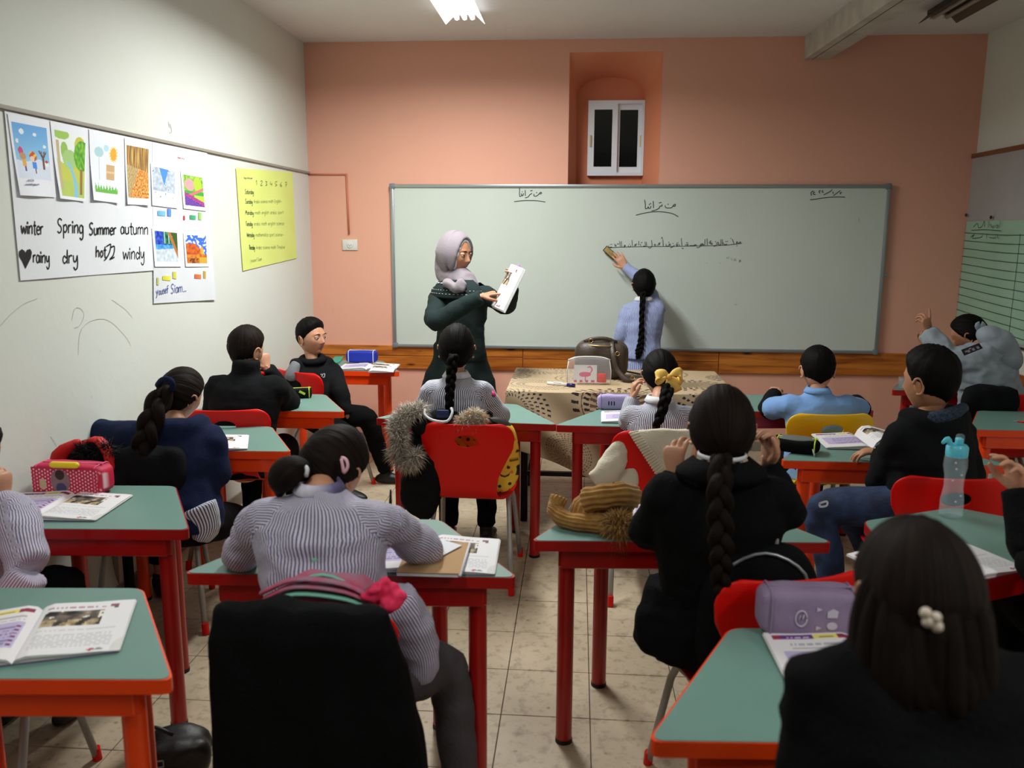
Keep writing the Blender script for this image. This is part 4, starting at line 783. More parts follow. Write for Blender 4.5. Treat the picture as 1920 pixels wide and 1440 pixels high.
def cloth(name, limbs, mat, parent, o0, voxel=.012, fold=.006, seed=0., extra=None, it=4, ff=9., sq=None):
    mb = MB()
    for l in limbs: mb.tube(l['P'], l['r'], l['n'], l['lat'], sub=l['sub'])
    if extra is not None: mb.mb(extra)
    V, F, Nn = vox(mb, voxel, it, .5)
    if fold:
        a = nz(V, ff, seed); b_ = nz(V, ff*2.4, seed+3); c = nz(V, (ff*.7, ff*.7, ff*2.2), seed+6)
        V = V+Nn*(fold*(1.1*(.5-abs(a)*1.6)+.5*b_+.9*(.35-abs(c))))[:, None]
    FA = np.array([f if len(f) == 4 else (f+(f[-1],))[:4] for f in F]); FC = V[FA].mean(1)
    bestd = np.full(len(F), 1e9); U = np.zeros((len(F), 4, 2))
    for l in limbs:
        r = l['r']; r = [r]*len(l['P']) if np.isscalar(r) else list(r); r = np.array([(q, q) if np.isscalar(q) else q for q in r], float)
        C = np.array(catmull([np.concatenate([p, q]) for p, q in zip(l['P'], r)], 6)); Pc, Rc = C[:, :3], C[:, 3:]
        T = np.gradient(Pc, axis=0); T /= np.linalg.norm(T, axis=1)[:, None]+1e-9
        lat = l['lat']
        if lat is None:
            lt = np.cross(T[0], A(0, 0, 1)); lt = A(1, 0, 0) if np.linalg.norm(lt) < .1 else lt
        else: lt = np.asarray(lat if np.ndim(lat) == 1 else lat[0], float)
        Lt = lt-T*(T@lt)[:, None]; Lt /= np.linalg.norm(Lt, axis=1)[:, None]+1e-9; Bt = np.cross(T, Lt); ln = np.concatenate([[0], np.cumsum(np.linalg.norm(np.diff(Pc, axis=0), axis=1))])
        def near(X):
            d2 = ((X[:, None]-Pc[None])**2).sum(2); i = d2.argmin(1); return i, np.sqrt(d2[np.arange(len(X)), i])
        fi, fd = near(FC); q = fd/Rc[fi].mean(1); vi, vd = near(V); dv = V-Pc[vi]; ang = np.arctan2((dv*Bt[vi]).sum(1)/Rc[vi, 1], (dv*Lt[vi]).sum(1)/Rc[vi, 0]); vl = ln[vi]
        sel = q < bestd; bestd[sel] = q[sel]; a = ang[FA]; a = a-2*PI*np.round((a-a[:, :1])/(2*PI)); uu = np.stack([a/(2*PI)*l['N'], vl[FA]*10], 2); U[sel] = uu[sel]
    uv = [tuple(map(tuple, U[i, :len(F[i])])) for i in range(len(F))]
    return mesh_obj(name, V-np.asarray(o0), F, mat, parent, True, uv=uv)
UPZ = A(0, 0, 1.)
def shoe(mb, an, d):
    d = unit(A(d[0], d[1], 0)); s = A(-d[1], d[0], 0); g = A(an[0], an[1], 0)
    mb.tube([g+A(0, 0, .11)-d*.01, g+A(0, 0, .06), g+A(0, 0, .04)], [.036, .036, .038], 12, sub=2)
    mb.tube([g-d*.045+UPZ*.034, g+UPZ*.038, g+d*.07+UPZ*.034, g+d*.135+UPZ*.024, g+d*.165+UPZ*.018], [(.026, .03), (.034, .036), (.038, .030), (.036, .022), (.022, .015)], 14, lat=s, sub=2, round_end=True)
def person(label, neck, pel, head, hr=(0, 0, 0), sw=.135, lat=(1, 0, 0), arms=None, legs=None, top=None, bottom=None, hair=None, skin=None, hi=False, hk=1., bulk=1., collar=None, fold=.006, seed=1., shoes=True, N=92, shirt_bottom=-.06, group=None, torso_w=1., bshape=None, headp=None, sleeve_short=None, voxel=.0115, topname='shirt', ff=9.):
    neck, pel, head, lat = A(*neck), A(*pel), A(*head), unit(A(*lat)); skin = skin or m_skin; root = thing('person', label, 'person', (pel[0], pel[1], 0), 0, group); o0 = A(pel[0], pel[1], 0)
    R = rotz(hr[0])@rotx(hr[1])@roty(hr[2]); spine = unit(neck-pel); fwd = unit(np.cross(UPZ, lat)); sh = {}
    for s, k in ((-1, 'L'), (1, 'R')): sh[k] = neck+lat*s*(sw-.012)-spine*.068
    # body
    mb = MB(); mb.tube([pel-UPZ*.03, pel+spine*.12, neck-spine*.12, neck-spine*.03], [(.11, .08), (.095, .075), (.10, .075), (.06, .05)], 14, lat=lat, sub=3, round_end=True)
    nb = head+R@A(0, -.018, -.055)*hk; mb.tube([neck-spine*.06, neck, (neck+nb)/2, nb], [(.055, .05), (.043, .043), .038*hk, .042*hk], 14, sub=3)
    hands = []
    for k in 'LR':
        a = arms[k]; el, wr = A(*a['e']), A(*a['w']); mb.tube([neck-spine*.08, sh[k], (sh[k]+el)/2, el, (el+wr)/2, wr+unit(wr-el)*.012], [.045, .040, .034, .030, .027, (.020, .017)], 10, sub=2, round_end=True)
        hd = a.get('d'); hd = unit(wr-el) if hd is None else hd
        if a.get('hand', True): hands.append(hand_vf(wr, hd, a.get('p', (0, 0, -1)), a.get('s', 1 if k == 'R' else -1), a.get('c', (.35, .4, .45, .5)), a.get('t', .3), a.get('k', 1.)*(1.0 if hk > 1.03 else .92), a.get('res', .0045), tin=a.get('tin', 0.)))
    if legs is None: legs = {}
    lg = {}
    for s, k in ((-1, 'L'), (1, 'R')):
        q = legs.get(k); kn = A(*q[0]) if q else pel+lat*s*.10+fwd*.36-UPZ*(pel[2]-.47); an = A(*q[1]) if q else A(kn[0], kn[1], 0)+fwd*-.04+UPZ*.08; hp = pel+lat*s*.075
        lg[k] = (hp, kn, an); mb.tube([hp, (hp+kn)/2, kn, (kn+an)/2, an, an-UPZ*.045], [.062, .055, .045, .042, .030, .027], 10, sub=2, round_end=True)
    V, F, _n = vox(mb, .013, 3, .5); allV, allF, allM = [V], list(F), [0]*len(F); nn = len(V)
    hm = head_mesh(hi).xf(R*hk, head); allV.append(hm.verts()); allF += [tuple(nn+i for i in f) for f in hm.f]; allM += hm.m; nn += hm.n
    for V, F in hands: allV.append(V); allF += [tuple(nn+i for i in f) for f in F]; allM += [0]*len(F); nn += len(V)
    mesh_obj('body', np.concatenate(allV)-o0, allF, [skin, m_lip], root, True, mi=allM)
    if hi: eyes(hk, R, head, root, o0, None)
    # clothes
    b = bulk; tw = torso_w; up = spine
    P = [pel-UPZ*(.06+.0)+UPZ*(.06+shirt_bottom), pel+up*.04, pel+up*.16, neck-up*.17, neck-up*.085, neck-up*.045, neck-up*.018, neck+up*.012]
    r = bshape or [(.150*tw*b, .120*b), (.148*tw*b, .118*b), (.132*tw*b, .104*b), (.146*tw*b, .108*b), (.150*tw*b, .088*b), (.128*tw*b, .072*b), (.080*b, .058*b), (.050, .048)]
    limbs = [limb(P, r, lat, N)]
    for k in 'LR':
        a = arms[k]; el, wr = A(*a['e']), A(*a['w']); cuff = a.get('cuff', .0); ax = unit(wr-el); e2 = wr-ax*cuff; rr = a.get('r', 1.)
        if sleeve_short: e2 = sh[k]+(el-sh[k])*sleeve_short; Pl = [neck-up*.085+lat*(.05 if k == 'R' else -.05), sh[k], (sh[k]+e2)/2, e2]; rl_ = [.05*b, .056*b, .056*b, .060*b]
        else: Pl = [neck-up*.085+lat*(.05 if k == 'R' else -.05), sh[k], (sh[k]*.5+el*.5), el, (el+e2)/2, e2]; rl_ = [.045*b, .052*b, .050*b*rr, .049*b*rr, .042*b*rr, .034*b*rr]
        limbs.append(limb(Pl, rl_, None, max(1, int(N*.42)), sub=3))
    ex = MB()
    if collar == 'jacket': ex.tube([neck-up*.02, neck+up*.03, neck+up*.065], [(.068, .066), (.066, .066), (.066, .068)], 18, lat=lat, sub=2)
    if collar == 'hood': 
        c = neck-fwd*.045-UPZ*.005; ex.tube([c-lat*.10+fwd*.06, c-lat*.085-fwd*.01-UPZ*.01, c-fwd*.035-UPZ*.02, c+lat*.085-fwd*.01-UPZ*.01, c+lat*.10+fwd*.06], [.035, .045, .052, .045, .035], 12, sub=3, round_end=True)
        ex.ell(c-fwd*.035-UPZ*.05, (.10, .045, .075), R=np.stack([lat, fwd, UPZ], 1))
    to = cloth(topname, limbs, top, root, o0, voxel, fold, seed, ex, ff=ff)
    if collar == 'shirt':
        mbk = MB(); an = np.arange(28)*2*PI/28; L2 = np.cross(fwd, UPZ)
        ring = lambda h, a1, b1: neck+up*h+np.outer(np.cos(an)*a1, lat)+np.outer(np.sin(an)*b1, fwd)
        mbk.loft([ring(.0, .054, .052), ring(.024, .048, .047), ring(.028, .051, .050), ring(.002, .068, .064), ring(-.002, .064, .060)], caps=False); mbk.build('collar', getattr(to, '_x', None) or collar_mat.get(top.name, m_whitecloth), to, origin=o0)
    if bottom is not None:
        L = []
        for k in 'LR': hp, kn, an = lg[k]; L.append(limb([hp-fwd*.02, (hp+kn)/2, kn, (kn+an)/2, an+UPZ*.01], [.088, .078, .064, .056, .048], None, 10))
        cloth('trousers', L, bottom, root, o0, .015, .006, seed+2, MB().ell(pel, (.15, .12, .10), R=np.stack([lat, fwd, UPZ], 1)))
    if shoes:
        for k in 'LR':
            mb = MB(); hp, kn, an = lg[k]; shoe(mb, an, (an-hp) if not legs.get(k) or len(legs[k]) < 3 else legs[k][2]); V, F, _n = vox(mb, .009, 2, .5); mesh_obj('shoe', V-o0, F, m_shoe, root, True)
    # hair
    if hair:
        hc = hair_cap(hair['style'], R, head, hk, hair['mat'], hair.get('pole', (0, -.9, -.45)), hair.get('thick', .012)); ho = hc.build('hair', hair['mat'], root, origin=o0)
        if 'braid' in hair: braid([A(*q) for q in hair['braid']], hair['bw'], hair['mat'], 'braid', ho, o0, hair.get('nrm', (0, -1, 0)))
    else: ho = None
    return dict(root=root, o0=o0, R=R, head=head, neck=neck, pel=pel, fwd=fwd, lat=lat, hair=ho, top=to, sh=sh, up=up, legs=lg)
m_whitecloth = M('white_collar', (.84, .84, .86), .8, bump=.1); m_shoe = M('black_shoe', (.06, .06, .065), .5, bump=.1)
m_st1 = stripemat('navy_white_stripe', (.84, .84, .88), (.22, .22, .33), .46, .16); m_st2 = stripemat('violet_white_stripe', (.80, .78, .84), (.32, .28, .44), .42, .22); m_st3 = stripemat('blue_smock_stripe', (.68, .72, .85), (.42, .46, .66), .5, .3)
m_blackj = M('black_jacket_cloth', (.075, .078, .086), .9, bump=.3, bscale=30, spec=.12); m_blackc = M('black_coat_wool', (.055, .058, .062), .9, bump=.3, bscale=120, spec=.1); m_navy = M('navy_hoodie_cloth', (.09, .12, .23), .9, bump=.2, bscale=120, spec=.15)
m_trb = M('black_trousers', (.05, .05, .055), .9, bump=.2, bscale=60, spec=.1); m_jean = M('blue_denim', (.16, .24, .38), .85, vcol=(.08, .12, .22), vscale=18, bump=.2, bscale=200); m_gpuf = M('grey_puffer_cloth', (.58, .62, .66), .8, bump=.25, bscale=25); m_polo = M('light_blue_polo', (.46, .62, .84), .85, bump=.15, bscale=60, sheen=.1)
m_green = M('dark_green_coat', (.12, .17, .17), .85, bump=.25, bscale=140, spec=.2); m_hij = M('grey_mauve_scarf', (.53, .49, .52), .8, bump=.15, bscale=90, sheen=.2)
HB_ = lambda s='girl', m=None, **k: dict(style=s, mat=m or m_hblk, **k)
collar_mat = {'violet_white_stripe': m_st2, 'light_blue_polo': m_polo}
def ar(e, w, **k): return dict(e=e, w=w, **k)
PPL = {}
m_wpaper_t = M('page_stack', (.86, .85, .86), .8)
# 9 girl, centre, striped, long plait
Y = 3.86
n = W(856, 706, Y); 
PPL[9] = p = person('girl in a striped smock with a long thin plait, before the teacher', n, A(n[0], 3.90, .48), W(856, 655, Y+.03), hr=(.05, -.1, 0), sw=.125,
  arms=dict(L=ar(W(786, 785, 3.92), W(800, 800, 4.15)), R=ar(W(938, 780, 3.95), W(905, 790, 4.15))), top=m_st1, bottom=m_trb, hair=HB_(bw=[.05, .046, .042, .036, .02], braid=[W(850, 668, 3.74), W(846, 705, 3.72), W(843, 740, 3.70), W(842, 775, 3.70), W(840, 806, 3.72)]), collar='shirt', seed=9)
MB().tube([W(910, 722, 3.93), W(920, 730, 3.88), W(927, 742, 3.85)], .009, 8, sub=3).build('shoulder_strap', M('pink_strap', (.85, .2, .45), .6), p['root'], origin=p['o0'])
# 10 girl with yellow bow
n = W(1236, 752, 3.80)
PPL[10] = p = person('girl in a striped smock with a yellow bow on her plait', n, A(n[0]+.02, 3.74, .46), W(1238, 703, 3.93), hr=(.12, -.35, 0), sw=.13,
  arms=dict(L=ar(W(1178, 790, 3.98), W(1186, 746, 4.02), d=unit(A(.05, .0, 1)), p=(1, 0, 0), c=(.6, .6, .7, .7)), R=ar(W(1312, 790, 3.95), W(1290, 790, 4.15))), top=m_st1, bottom=m_trb,
  hair=HB_(bw=[.055, .052, .046, .04, .025], braid=[W(1253, 725, 3.78), W(1248, 745, 3.70), W(1238, 780, 3.66), W(1226, 812, 3.66)]), collar='shirt', seed=10)
bow = M('yellow_ribbon', (.93, .76, .38), .6, bump=.1); mb = MB(); c = W(1254, 706, 3.775)
for s in (-1, 1): mb.tube([c, c+A(s*.022, -.012, .018), c+A(s*.05, -.004, .012+.006*s), c+A(s*.045, .002, -.022), c+A(s*.01, 0, -.004)], [(.006, .004), (.016, .006), (.024, .008), (.02, .006), (.006, .004)], 10, lat=(0, .3, 1), sub=4)
for s in (-1, 1): mb.tube([c, c+A(s*.012+.012, -.012, -.03), c+A(s*.024+.018, -.008, -.065)], [(.008, .003), (.016, .0035), (.021, .003)], 8, lat=(1, 0, 0), sub=3)
mb.ell(c+A(0, -.014, 0), (.012, .01, .014)); mb.build('hair_bow', bow, p['root'], origin=p['o0'])
# 12 boy in light blue polo
n = W(1533, 735, 4.22)
PPL[12] = person('boy in a light blue polo shirt over black sleeves, seen from behind', n, A(n[0], 4.2, .47), W(1533, 694, 4.26), hr=(.0, -.2, 0), sw=.14, sleeve_short=.85,
  arms=dict(L=ar(W(1440, 768, 4.42), W(1452, 738, 4.6), p=(0, .3, -1), c=(.5, .5, .6, .6)), R=ar(W(1614, 768, 4.42), W(1603, 752, 4.62), c=(.6, .6, .6, .6))), top=m_polo, bottom=m_trb, hair=HB_('boy', pole=(0, -.35, .93), thick=.014), collar='shirt', seed=12, topname='polo_shirt')
p = PPL[12]; collar_obj = None
for k in 'LR':
    a = p['sh'][k]; el = A(*(W(1440, 768, 4.42) if k == 'L' else W(1614, 768, 4.42))); wr = A(*(W(1452, 738, 4.6) if k == 'L' else W(1603, 752, 4.62)))
    cloth('undersleeve', [limb([a+(el-a)*.5, el, (el+wr)/2, wr-unit(wr-el)*.01], [.05, .052, .047, .042], None, 10)], m_blackj, p['root'], p['o0'], .012, .004)
# 4 boy, black jacket, hand at his face
n = W(461, 700, 4.02)
PPL[4] = p = person('boy in a black jacket resting his face on one hand, by the left wall', n, A(n[0]-.02, 3.98, .48), W(461, 657, 4.08), hr=(-.35, -.25, .05), sw=.15, bulk=1.2, hk=1.03,
  arms=dict(L=ar(W(402, 790, 4.05), W(430, 800, 4.3)), R=ar(W(540, 755, 4.28), W(500, 690, 4.20), d=unit(A(-.25, .1, 1)), p=(-.6, .5, -.1), c=(.75, .75, .8, .8), t=.4, r=1.1)), top=m_blackj, bottom=m_trb, hair=HB_('boy', m_hbrn, pole=(0, -.35, .93), thick=.014), collar='jacket', seed=4, topname='jacket')
MB().tube([W(484, 700, 4.1), W(492, 700, 4.15), W(494, 706, 4.17)], .010, 8).build('collar_lining', m_cr, p['root'], origin=p['o0'])
# 3 boy looking right, hoodie, legs out
n = W(586, 680, 5.02)
PPL[3] = p = person('boy in a black and grey hoodie turned sideways, looking to the right', n, W(600, 775, 5.0), W(584, 634, 5.04), hr=(-2.05, .02, 0), sw=.135, lat=(-.75, -.66, 0), bulk=1.12, hi=True, hk=1.02,
  arms=dict(L=ar(W(637, 735, 4.95), W(650, 778, 4.92), hand=False), R=ar(W(549, 735, 4.95), W(575, 770, 4.85), hand=False)), legs=dict(L=(W(690, 786, 5.1), W(724, 885, 5.22), (1, .1, 0)), R=(W(655, 822, 4.85), W(640, 900, 4.9), (1, -.3, 0))), top=m_blackj, bottom=m_trb,
  hair=HB_('boy', pole=(0, -.35, .93), thick=.016), collar='hood', seed=3, topname='hoodie')
MB().tube([p['neck']+A(math.cos(a)*.062, math.sin(a)*.06, .022+.012*math.sin(a)) for a in np.linspace(0, 2*PI, 20)], [(.022, .026)]*20, 10, lat=(0, 0, 1)).build('hood_collar', m_blackj, p['root'], origin=p['o0'])
st = strokes('chest_print', [[(601, 702), (605, 702), (603, 706)], [(606, 701), (609, 701), (608, 707), (605, 707)]], lambda x, y: W(x, y, 4.862), NY, .005, m_whitecloth, p['root'], p['o0'])
cloth('shoulder_panel', [limb([W(557, 680, 4.93), W(548, 700, 4.90), W(545, 712, 4.90)], [.03, .04, .035], None, 4)], M('grey_panel', (.45, .46, .48), .8), p['root'], p['o0'], .01, .003)
# 5 girl navy hoodie with a thick plait, leaning left
n = W(330, 790, 3.22)
PPL[5] = p = person('girl in a navy hoodie with a very thick plait, leaning over her desk', n, A(W(330, 960, 3.10)[0], 3.12, .47), W(338, 742, 3.30), hr=(-.35, -.35, .15), sw=.15, bulk=1.2,
  arms=dict(L=ar(W(180, 812, 3.35), W(215, 838, 3.55), hand=False), R=ar(W(405, 890, 3.2), W(400, 860, 3.42), c=(.5, .5, .5, .5))), legs=dict(L=(W(300, 960, 3.5), W(300, 1060, 3.45)), R=(W(445, 975, 3.4), W(455, 1080, 3.35))), top=m_navy, bottom=m_trb,
  hair=HB_('girl', m_hbrn, pole=(-.4, -.8, .1), bw=[.085, .088, .085, .075, .055], braid=[W(305, 735, 3.16), W(288, 775, 3.08), W(275, 815, 3.04), W(264, 852, 3.02), W(258, 882, 3.02)]), collar='hood', seed=5, topname='hoodie', shirt_bottom=-.03)
mb = MB().tube([W(296, 722, 3.2), W(305, 712, 3.14), W(318, 712, 3.12), W(324, 725, 3.14), W(314, 735, 3.17), W(300, 732, 3.2)], .012, 8, sub=3); mb.build('scrunchie', m_navy, p['root'], origin=p['o0'])
cloth('smock_hem', [limb([W(366, 950, 3.06), W(380, 985, 3.06), W(374, 1010, 3.06)], [(.09, .05), (.075, .04), (.04, .03)], (1, 0, 0), 40)], m_st1, p['root'], p['o0'], .009, .004)
# 7 girl in the foreground, striped, head down
n = W(600, 920, 2.02)
PPL[7] = p = person('girl in a violet striped smock bent over her desk, pink clip in her ponytailed hair', n, A(W(610, 1150, 1.93)[0], 1.93, .50), W(622, 880, 2.14), hr=(-.35, -.62, .12), sw=.155, N=112, bulk=1.02, torso_w=1.12, fold=.010,
  arms=dict(L=ar(W(450, 1040, 2.16), W(520, 1000, 2.42)), R=ar(W(803, 1032, 2.22), W(742, 1010, 2.44), d=(-.3, .3, .4), c=(.6, .7, .8, .8))), top=m_st2, bottom=M('charcoal_trousers', (.27, .25, .26), .9, bump=.2), legs=dict(L=(A(-.78, 2.3, .47), A(-.78, 2.3, .08)), R=(W(838, 1255, 2.16), W(868, 1500, 2.12), (.4, 1, 0))),
  hair=HB_('girl', m_hbrn, pole=(-.75, -.5, .2), thick=.014), collar='shirt', seed=7, voxel=.011, shirt_bottom=-.12)
mb = MB()
hq = W(575, 886, 2.06)
mb.tube([hq, W(556, 880, 2.02), W(540, 885, 2.0), W(528, 900, 2.0), W(524, 922, 2.01)], [(.022, .022), (.036, .034), (.044, .04), (.040, .036), (.016, .014)], 16, sub=4, round_end=True); mb.build('ponytail', m_hbrn, p['hair'], origin=p['o0'])
MB().tube([W(568, 872, 2.03), W(576, 879, 1.995), W(574, 893, 1.995)], .0055, 8, sub=3).build('hair_tie', m_whitecloth, p['hair'], origin=p['o0'])
c0 = W(643, 870, 2.045); MB().tube([W(640, 858, 2.05), W(649, 862, 2.045), W(652, 875, 2.04), W(645, 886, 2.04), W(643, 876, 2.04), W(640, 860, 2.045)], .0042, 8, sub=3).build('hair_clip', M('pink_clip', (.88, .68, .72), .4), p['hair'], origin=p['o0'])
cloth('smock_skirt', [limb([W(735, 1120, 1.98), W(760, 1165, 2.0), W(785, 1215, 2.02), W(790, 1275, 2.02)], [(.06, .06), (.065, .06), (.055, .05), (.035, .03)], (1, 0, 0), 52)], m_st2, p['root'], p['o0'], .010, .008)
# 11 girl in the black coat with both hands raised
n = W(1352, 882, 2.16)
PPL[11] = p = person('girl in a black coat with a dark plait, raising both hands beside her head', n, A(W(1345, 1100, 2.24)[0], 2.26, .50), W(1353, 806, 2.22), hr=(.0, .05, 0), sw=.15, N=10, bulk=1.04, hk=1.0, skin=m_skin,
  arms=dict(L=ar(W(1212, 1000, 2.25), W(1263, 888, 2.32), d=unit(A(-.02, .1, 1)), p=(.5, .8, 0), c=(.5, .6, .7, .8), t=.5, res=.0036), R=ar(W(1478, 965, 2.22), W(1438, 868, 2.26), d=unit(A(.16, .1, 1)), p=(-.8, -.4, 0), c=(.75, .85, .9, .9), t=.5, s=1, res=.0036)),
  top=m_blackc, bottom=m_trb, torso_w=1.14, legs=dict(L=(A(.44, 2.62, .47), A(.47, 2.5, .08)), R=(A(.57, 2.62, .47), A(.60, 2.5, .08))), hair=HB_('girl', m_hbrn, thick=.013, pole=(0, -.85, -.5), bw=[.05, .058, .060, .058, .052, .046], braid=[W(1352, 858, 2.09), W(1350, 905, 2.02), W(1350, 960, 2.0), W(1352, 1015, 1.99), W(1352, 1060, 1.99), W(1352, 1105, 2.0)]), collar='shirt', seed=11, fold=.006, shirt_bottom=-.05, topname='coat')
cloth('coat_skirt', [limb([A(.37, 2.26, .66), A(.365, 2.25, .56), A(.34, 2.24, .49), A(.32, 2.22, .43)], [(.16, .12), (.17, .13), (.175, .13), (.14, .11)], (1, 0, 0), 10)], m_blackc, p['root'], p['o0'], .014, .012, 3.)
nk = p['neck']; MB().tube([nk+A(math.cos(a)*.060, -math.sin(a)*.058, .043) for a in np.linspace(-.3, PI+.3, 18)], [(.006, .003)]*18, 8, lat=(0, 0, 1)).build('shirt_collar', m_whitecloth, p['root'], origin=p['o0'])
mb = MB(); an = np.linspace(-.15, PI+.15, 26)
ring = lambda h, a1, b1, dz=0: np.array([nk+A(math.cos(a)*a1, -math.sin(a)*b1, h) for a in an])
rg = [ring(.032, .066, .062), ring(.038, .072, .070), ring(.005, .115, .098), ring(-.012, .118, .10), ring(0, .09, .07)]
V = np.concatenate(rg); k = len(an); mb.add(V, [(i*k+j, i*k+j+1, (i+1)*k+j+1, (i+1)*k+j) for i in range(4) for j in range(k-1)]); mb.build('coat_collar', m_blackc, p['root'], origin=p['o0'])
# 13 boy in the black jacket facing left, jeans
n = W(1742, 775, 3.14)
PPL[13] = p = person('boy in a black jacket and ripped jeans, turned left at his desk', n, W(1748, 940, 3.12), W(1744, 716, 3.15), hr=(.62, -.12, 0), sw=.15, lat=(.85, .52, 0), bulk=1.22, hk=1.06, skin=m_skin2,
  arms=dict(L=ar(W(1650, 905, 3.22), W(1655, 846, 3.42), d=(-.9, .3, -.1), c=(.4, .4, .4, .4), r=.9), R=ar(W(1815, 900, 3.2), W(1760, 870, 3.42), hand=False)), legs=dict(L=(W(1540, 955, 3.2), W(1562, 1100, 3.12), (-1, .3, 0)), R=(W(1600, 962, 3.36), W(1630, 1040, 3.35), (-1, .3, 0))), top=m_blackj, bottom=m_jean,
  hair=HB_('boy', pole=(0, -.35, .93), thick=.018), collar='hood', seed=13, topname='jacket')
MB().tube([W(1712, 770, 3.2), W(1722, 783, 3.08), W(1752, 786, 3.03), W(1786, 776, 3.06), W(1806, 765, 3.14)], [.018, .024, .028, .026, .02], 12, sub=4, round_end=True).build('hood_rim', M('speckled_blue_lining', (.20, .27, .36), .9, vcol=(.04, .06, .10), vscale=160), p['root'], origin=p['o0'])
strokes('denim_rip', [[(1536, 944), (1550, 940), (1550, 948), (1538, 950), (1537, 944)], [(1570, 948), (1580, 943), (1588, 944)]], lambda x, y: W(x, y, 3.125), NY, .008, m_whitecloth, p['root'], p['o0'])
for q in (0, 1): MB().tube([W(1640+q*4, 840+q*3, 3.40), W(1652+q*4, 846+q*3, 3.38), W(1655+q*4, 858+q*2, 3.40)], .003, 6).build('cuff_stripe', m_whitecloth, p['root'], origin=p['o0'])
# 14 pupil in grey puffer, arm raised
n = W(1838, 650, 4.78)
PPL[14] = p = person('pupil in a grey hooded puffer jacket raising a finger, back right corner', n, W(1862, 765, 4.80), W(1818, 630, 4.88), hr=(.95, -.45, 0), sw=.15, lat=(.7, .7, 0), bulk=1.38, skin=m_skin2, hk=1.02,
  arms=dict(L=ar(W(1775, 672, 4.72), W(1738, 622, 4.80), d=unit(A(-.12, 0, 1)), p=(-.5, .8, 0), c=(.05, .6, .7, .8), t=.5, r=1.05), R=ar(W(1790, 715, 5.05), W(1742, 650, 4.86), d=unit(A(-.3, -.3, .4)), p=(0, 0, 1), c=(.7, .7, .7, .7))), top=m_gpuf, bottom=m_trb, hair=HB_('girl', thick=.012), collar='hood', seed=14, fold=.011, ff=12, topname='puffer_jacket')
sheet('sleeve_patch', bil([W(1802, 656, 4.47), W(1836, 643, 4.47), W(1843, 653, 4.47), W(1808, 667, 4.47)]), 8, 5, lambda u, v: np.where(B_(u, v, .08, .92, .12, .88)[:, None], np.where((n2(u, v, 9, 5) > .05)[:, None], A(.62, .62, .64), A(.25, .16, .2)), A(.06, .06, .08)), p['root'], nrm=(-.3, -1, 0), origin=p['o0'], th=0)
mb = MB(); 
for s in (-1, 1):
    mb.tube([W(1838, 622, 4.79), W(1838+s*5, 610, 4.78), W(1839+s*3, 603, 4.78)], [(.012, .004), (.016, .005), (.003, .003)], 8, lat=(1, 0, 0), sub=3)
mb.build('hair_bow', m_gpuf, p['hair'], origin=p['o0'])
V, F, Nn = vox(MB().ell(W(1886, 662, 4.72), (.075, .07, .12), R=roty(-.5)).ell(W(1858, 630, 4.72), (.08, .07, .055), R=roty(.3)).ell(W(1872, 645, 4.70), (.08, .06, .08)), .011, 4); mesh_obj('hood', V+Nn*(nz(V, 10, 3)*.014)[:, None]-p['o0'], F, m_gpuf, p['root'])
MB().ell(W(1796, 702, 4.56), (.010, .006, .010)).build('button', m_shoe, p['root'], origin=p['o0'])
# 2 girl at the board
n = W(1207, 563, 5.90)
PPL[2] = p = person('girl in a pleated blue striped smock wiping the whiteboard', n, W(1201, 672, 5.88), W(1207, 535, 5.92), hr=(.12, .08, 0), sw=.115, N=84, hk=.95,
  arms=dict(L=ar(W(1166, 622, 5.86), W(1157, 662, 5.92), c=(.3, .3, .3, .3)), R=ar(W(1208, 528, 6.06), W(1173, 500, 6.16), d=unit(A(-.55, .05, .75)), p=(0, 1, -.1), c=(.15, .15, .2, .2), t=.2)), legs=dict(L=(W(1190, 745, 5.9), W(1190, 828, 5.88), (0, 1, 0)), R=(W(1215, 745, 5.9), W(1215, 828, 5.88), (0, 1, 0))), top=m_st3, bottom=None,
  hair=HB_('girl', bw=[.04, .036, .034, .045, .05, .03], braid=[W(1206, 548, 5.84), W(1204, 580, 5.78), W(1203, 610, 5.77), W(1202, 640, 5.77), W(1198, 660, 5.76), W(1196, 672, 5.77)]), collar='shirt', seed=2, topname='smock', shirt_bottom=.0)
mb = MB(); Pt, Pb = W(1200, 668, 5.88), W(1196, 775, 5.88); rings = []; an = np.arange(72)*2*PI/72; uv = None
for t in np.linspace(0, 1, 10):
    c = Pt*(1-t)+Pb*t; rr = .125+.085*t; pl = 1+.09*t*np.sign(np.sin(an*14))*abs(np.sin(an*14))**.5+.02*np.sin(an*5)*t
    rings.append(np.stack([c[0]+rr*pl*np.cos(an), c[1]+rr*.72*pl*np.sin(an), np.full(72, c[2])], 1))
mb.loft(rings); mb.uv = [tuple((u[0]*60, u[1]) for u in q) for q in mb.uv]; mb.build('pleated_skirt', m_st3, p['root'], origin=p['o0'])
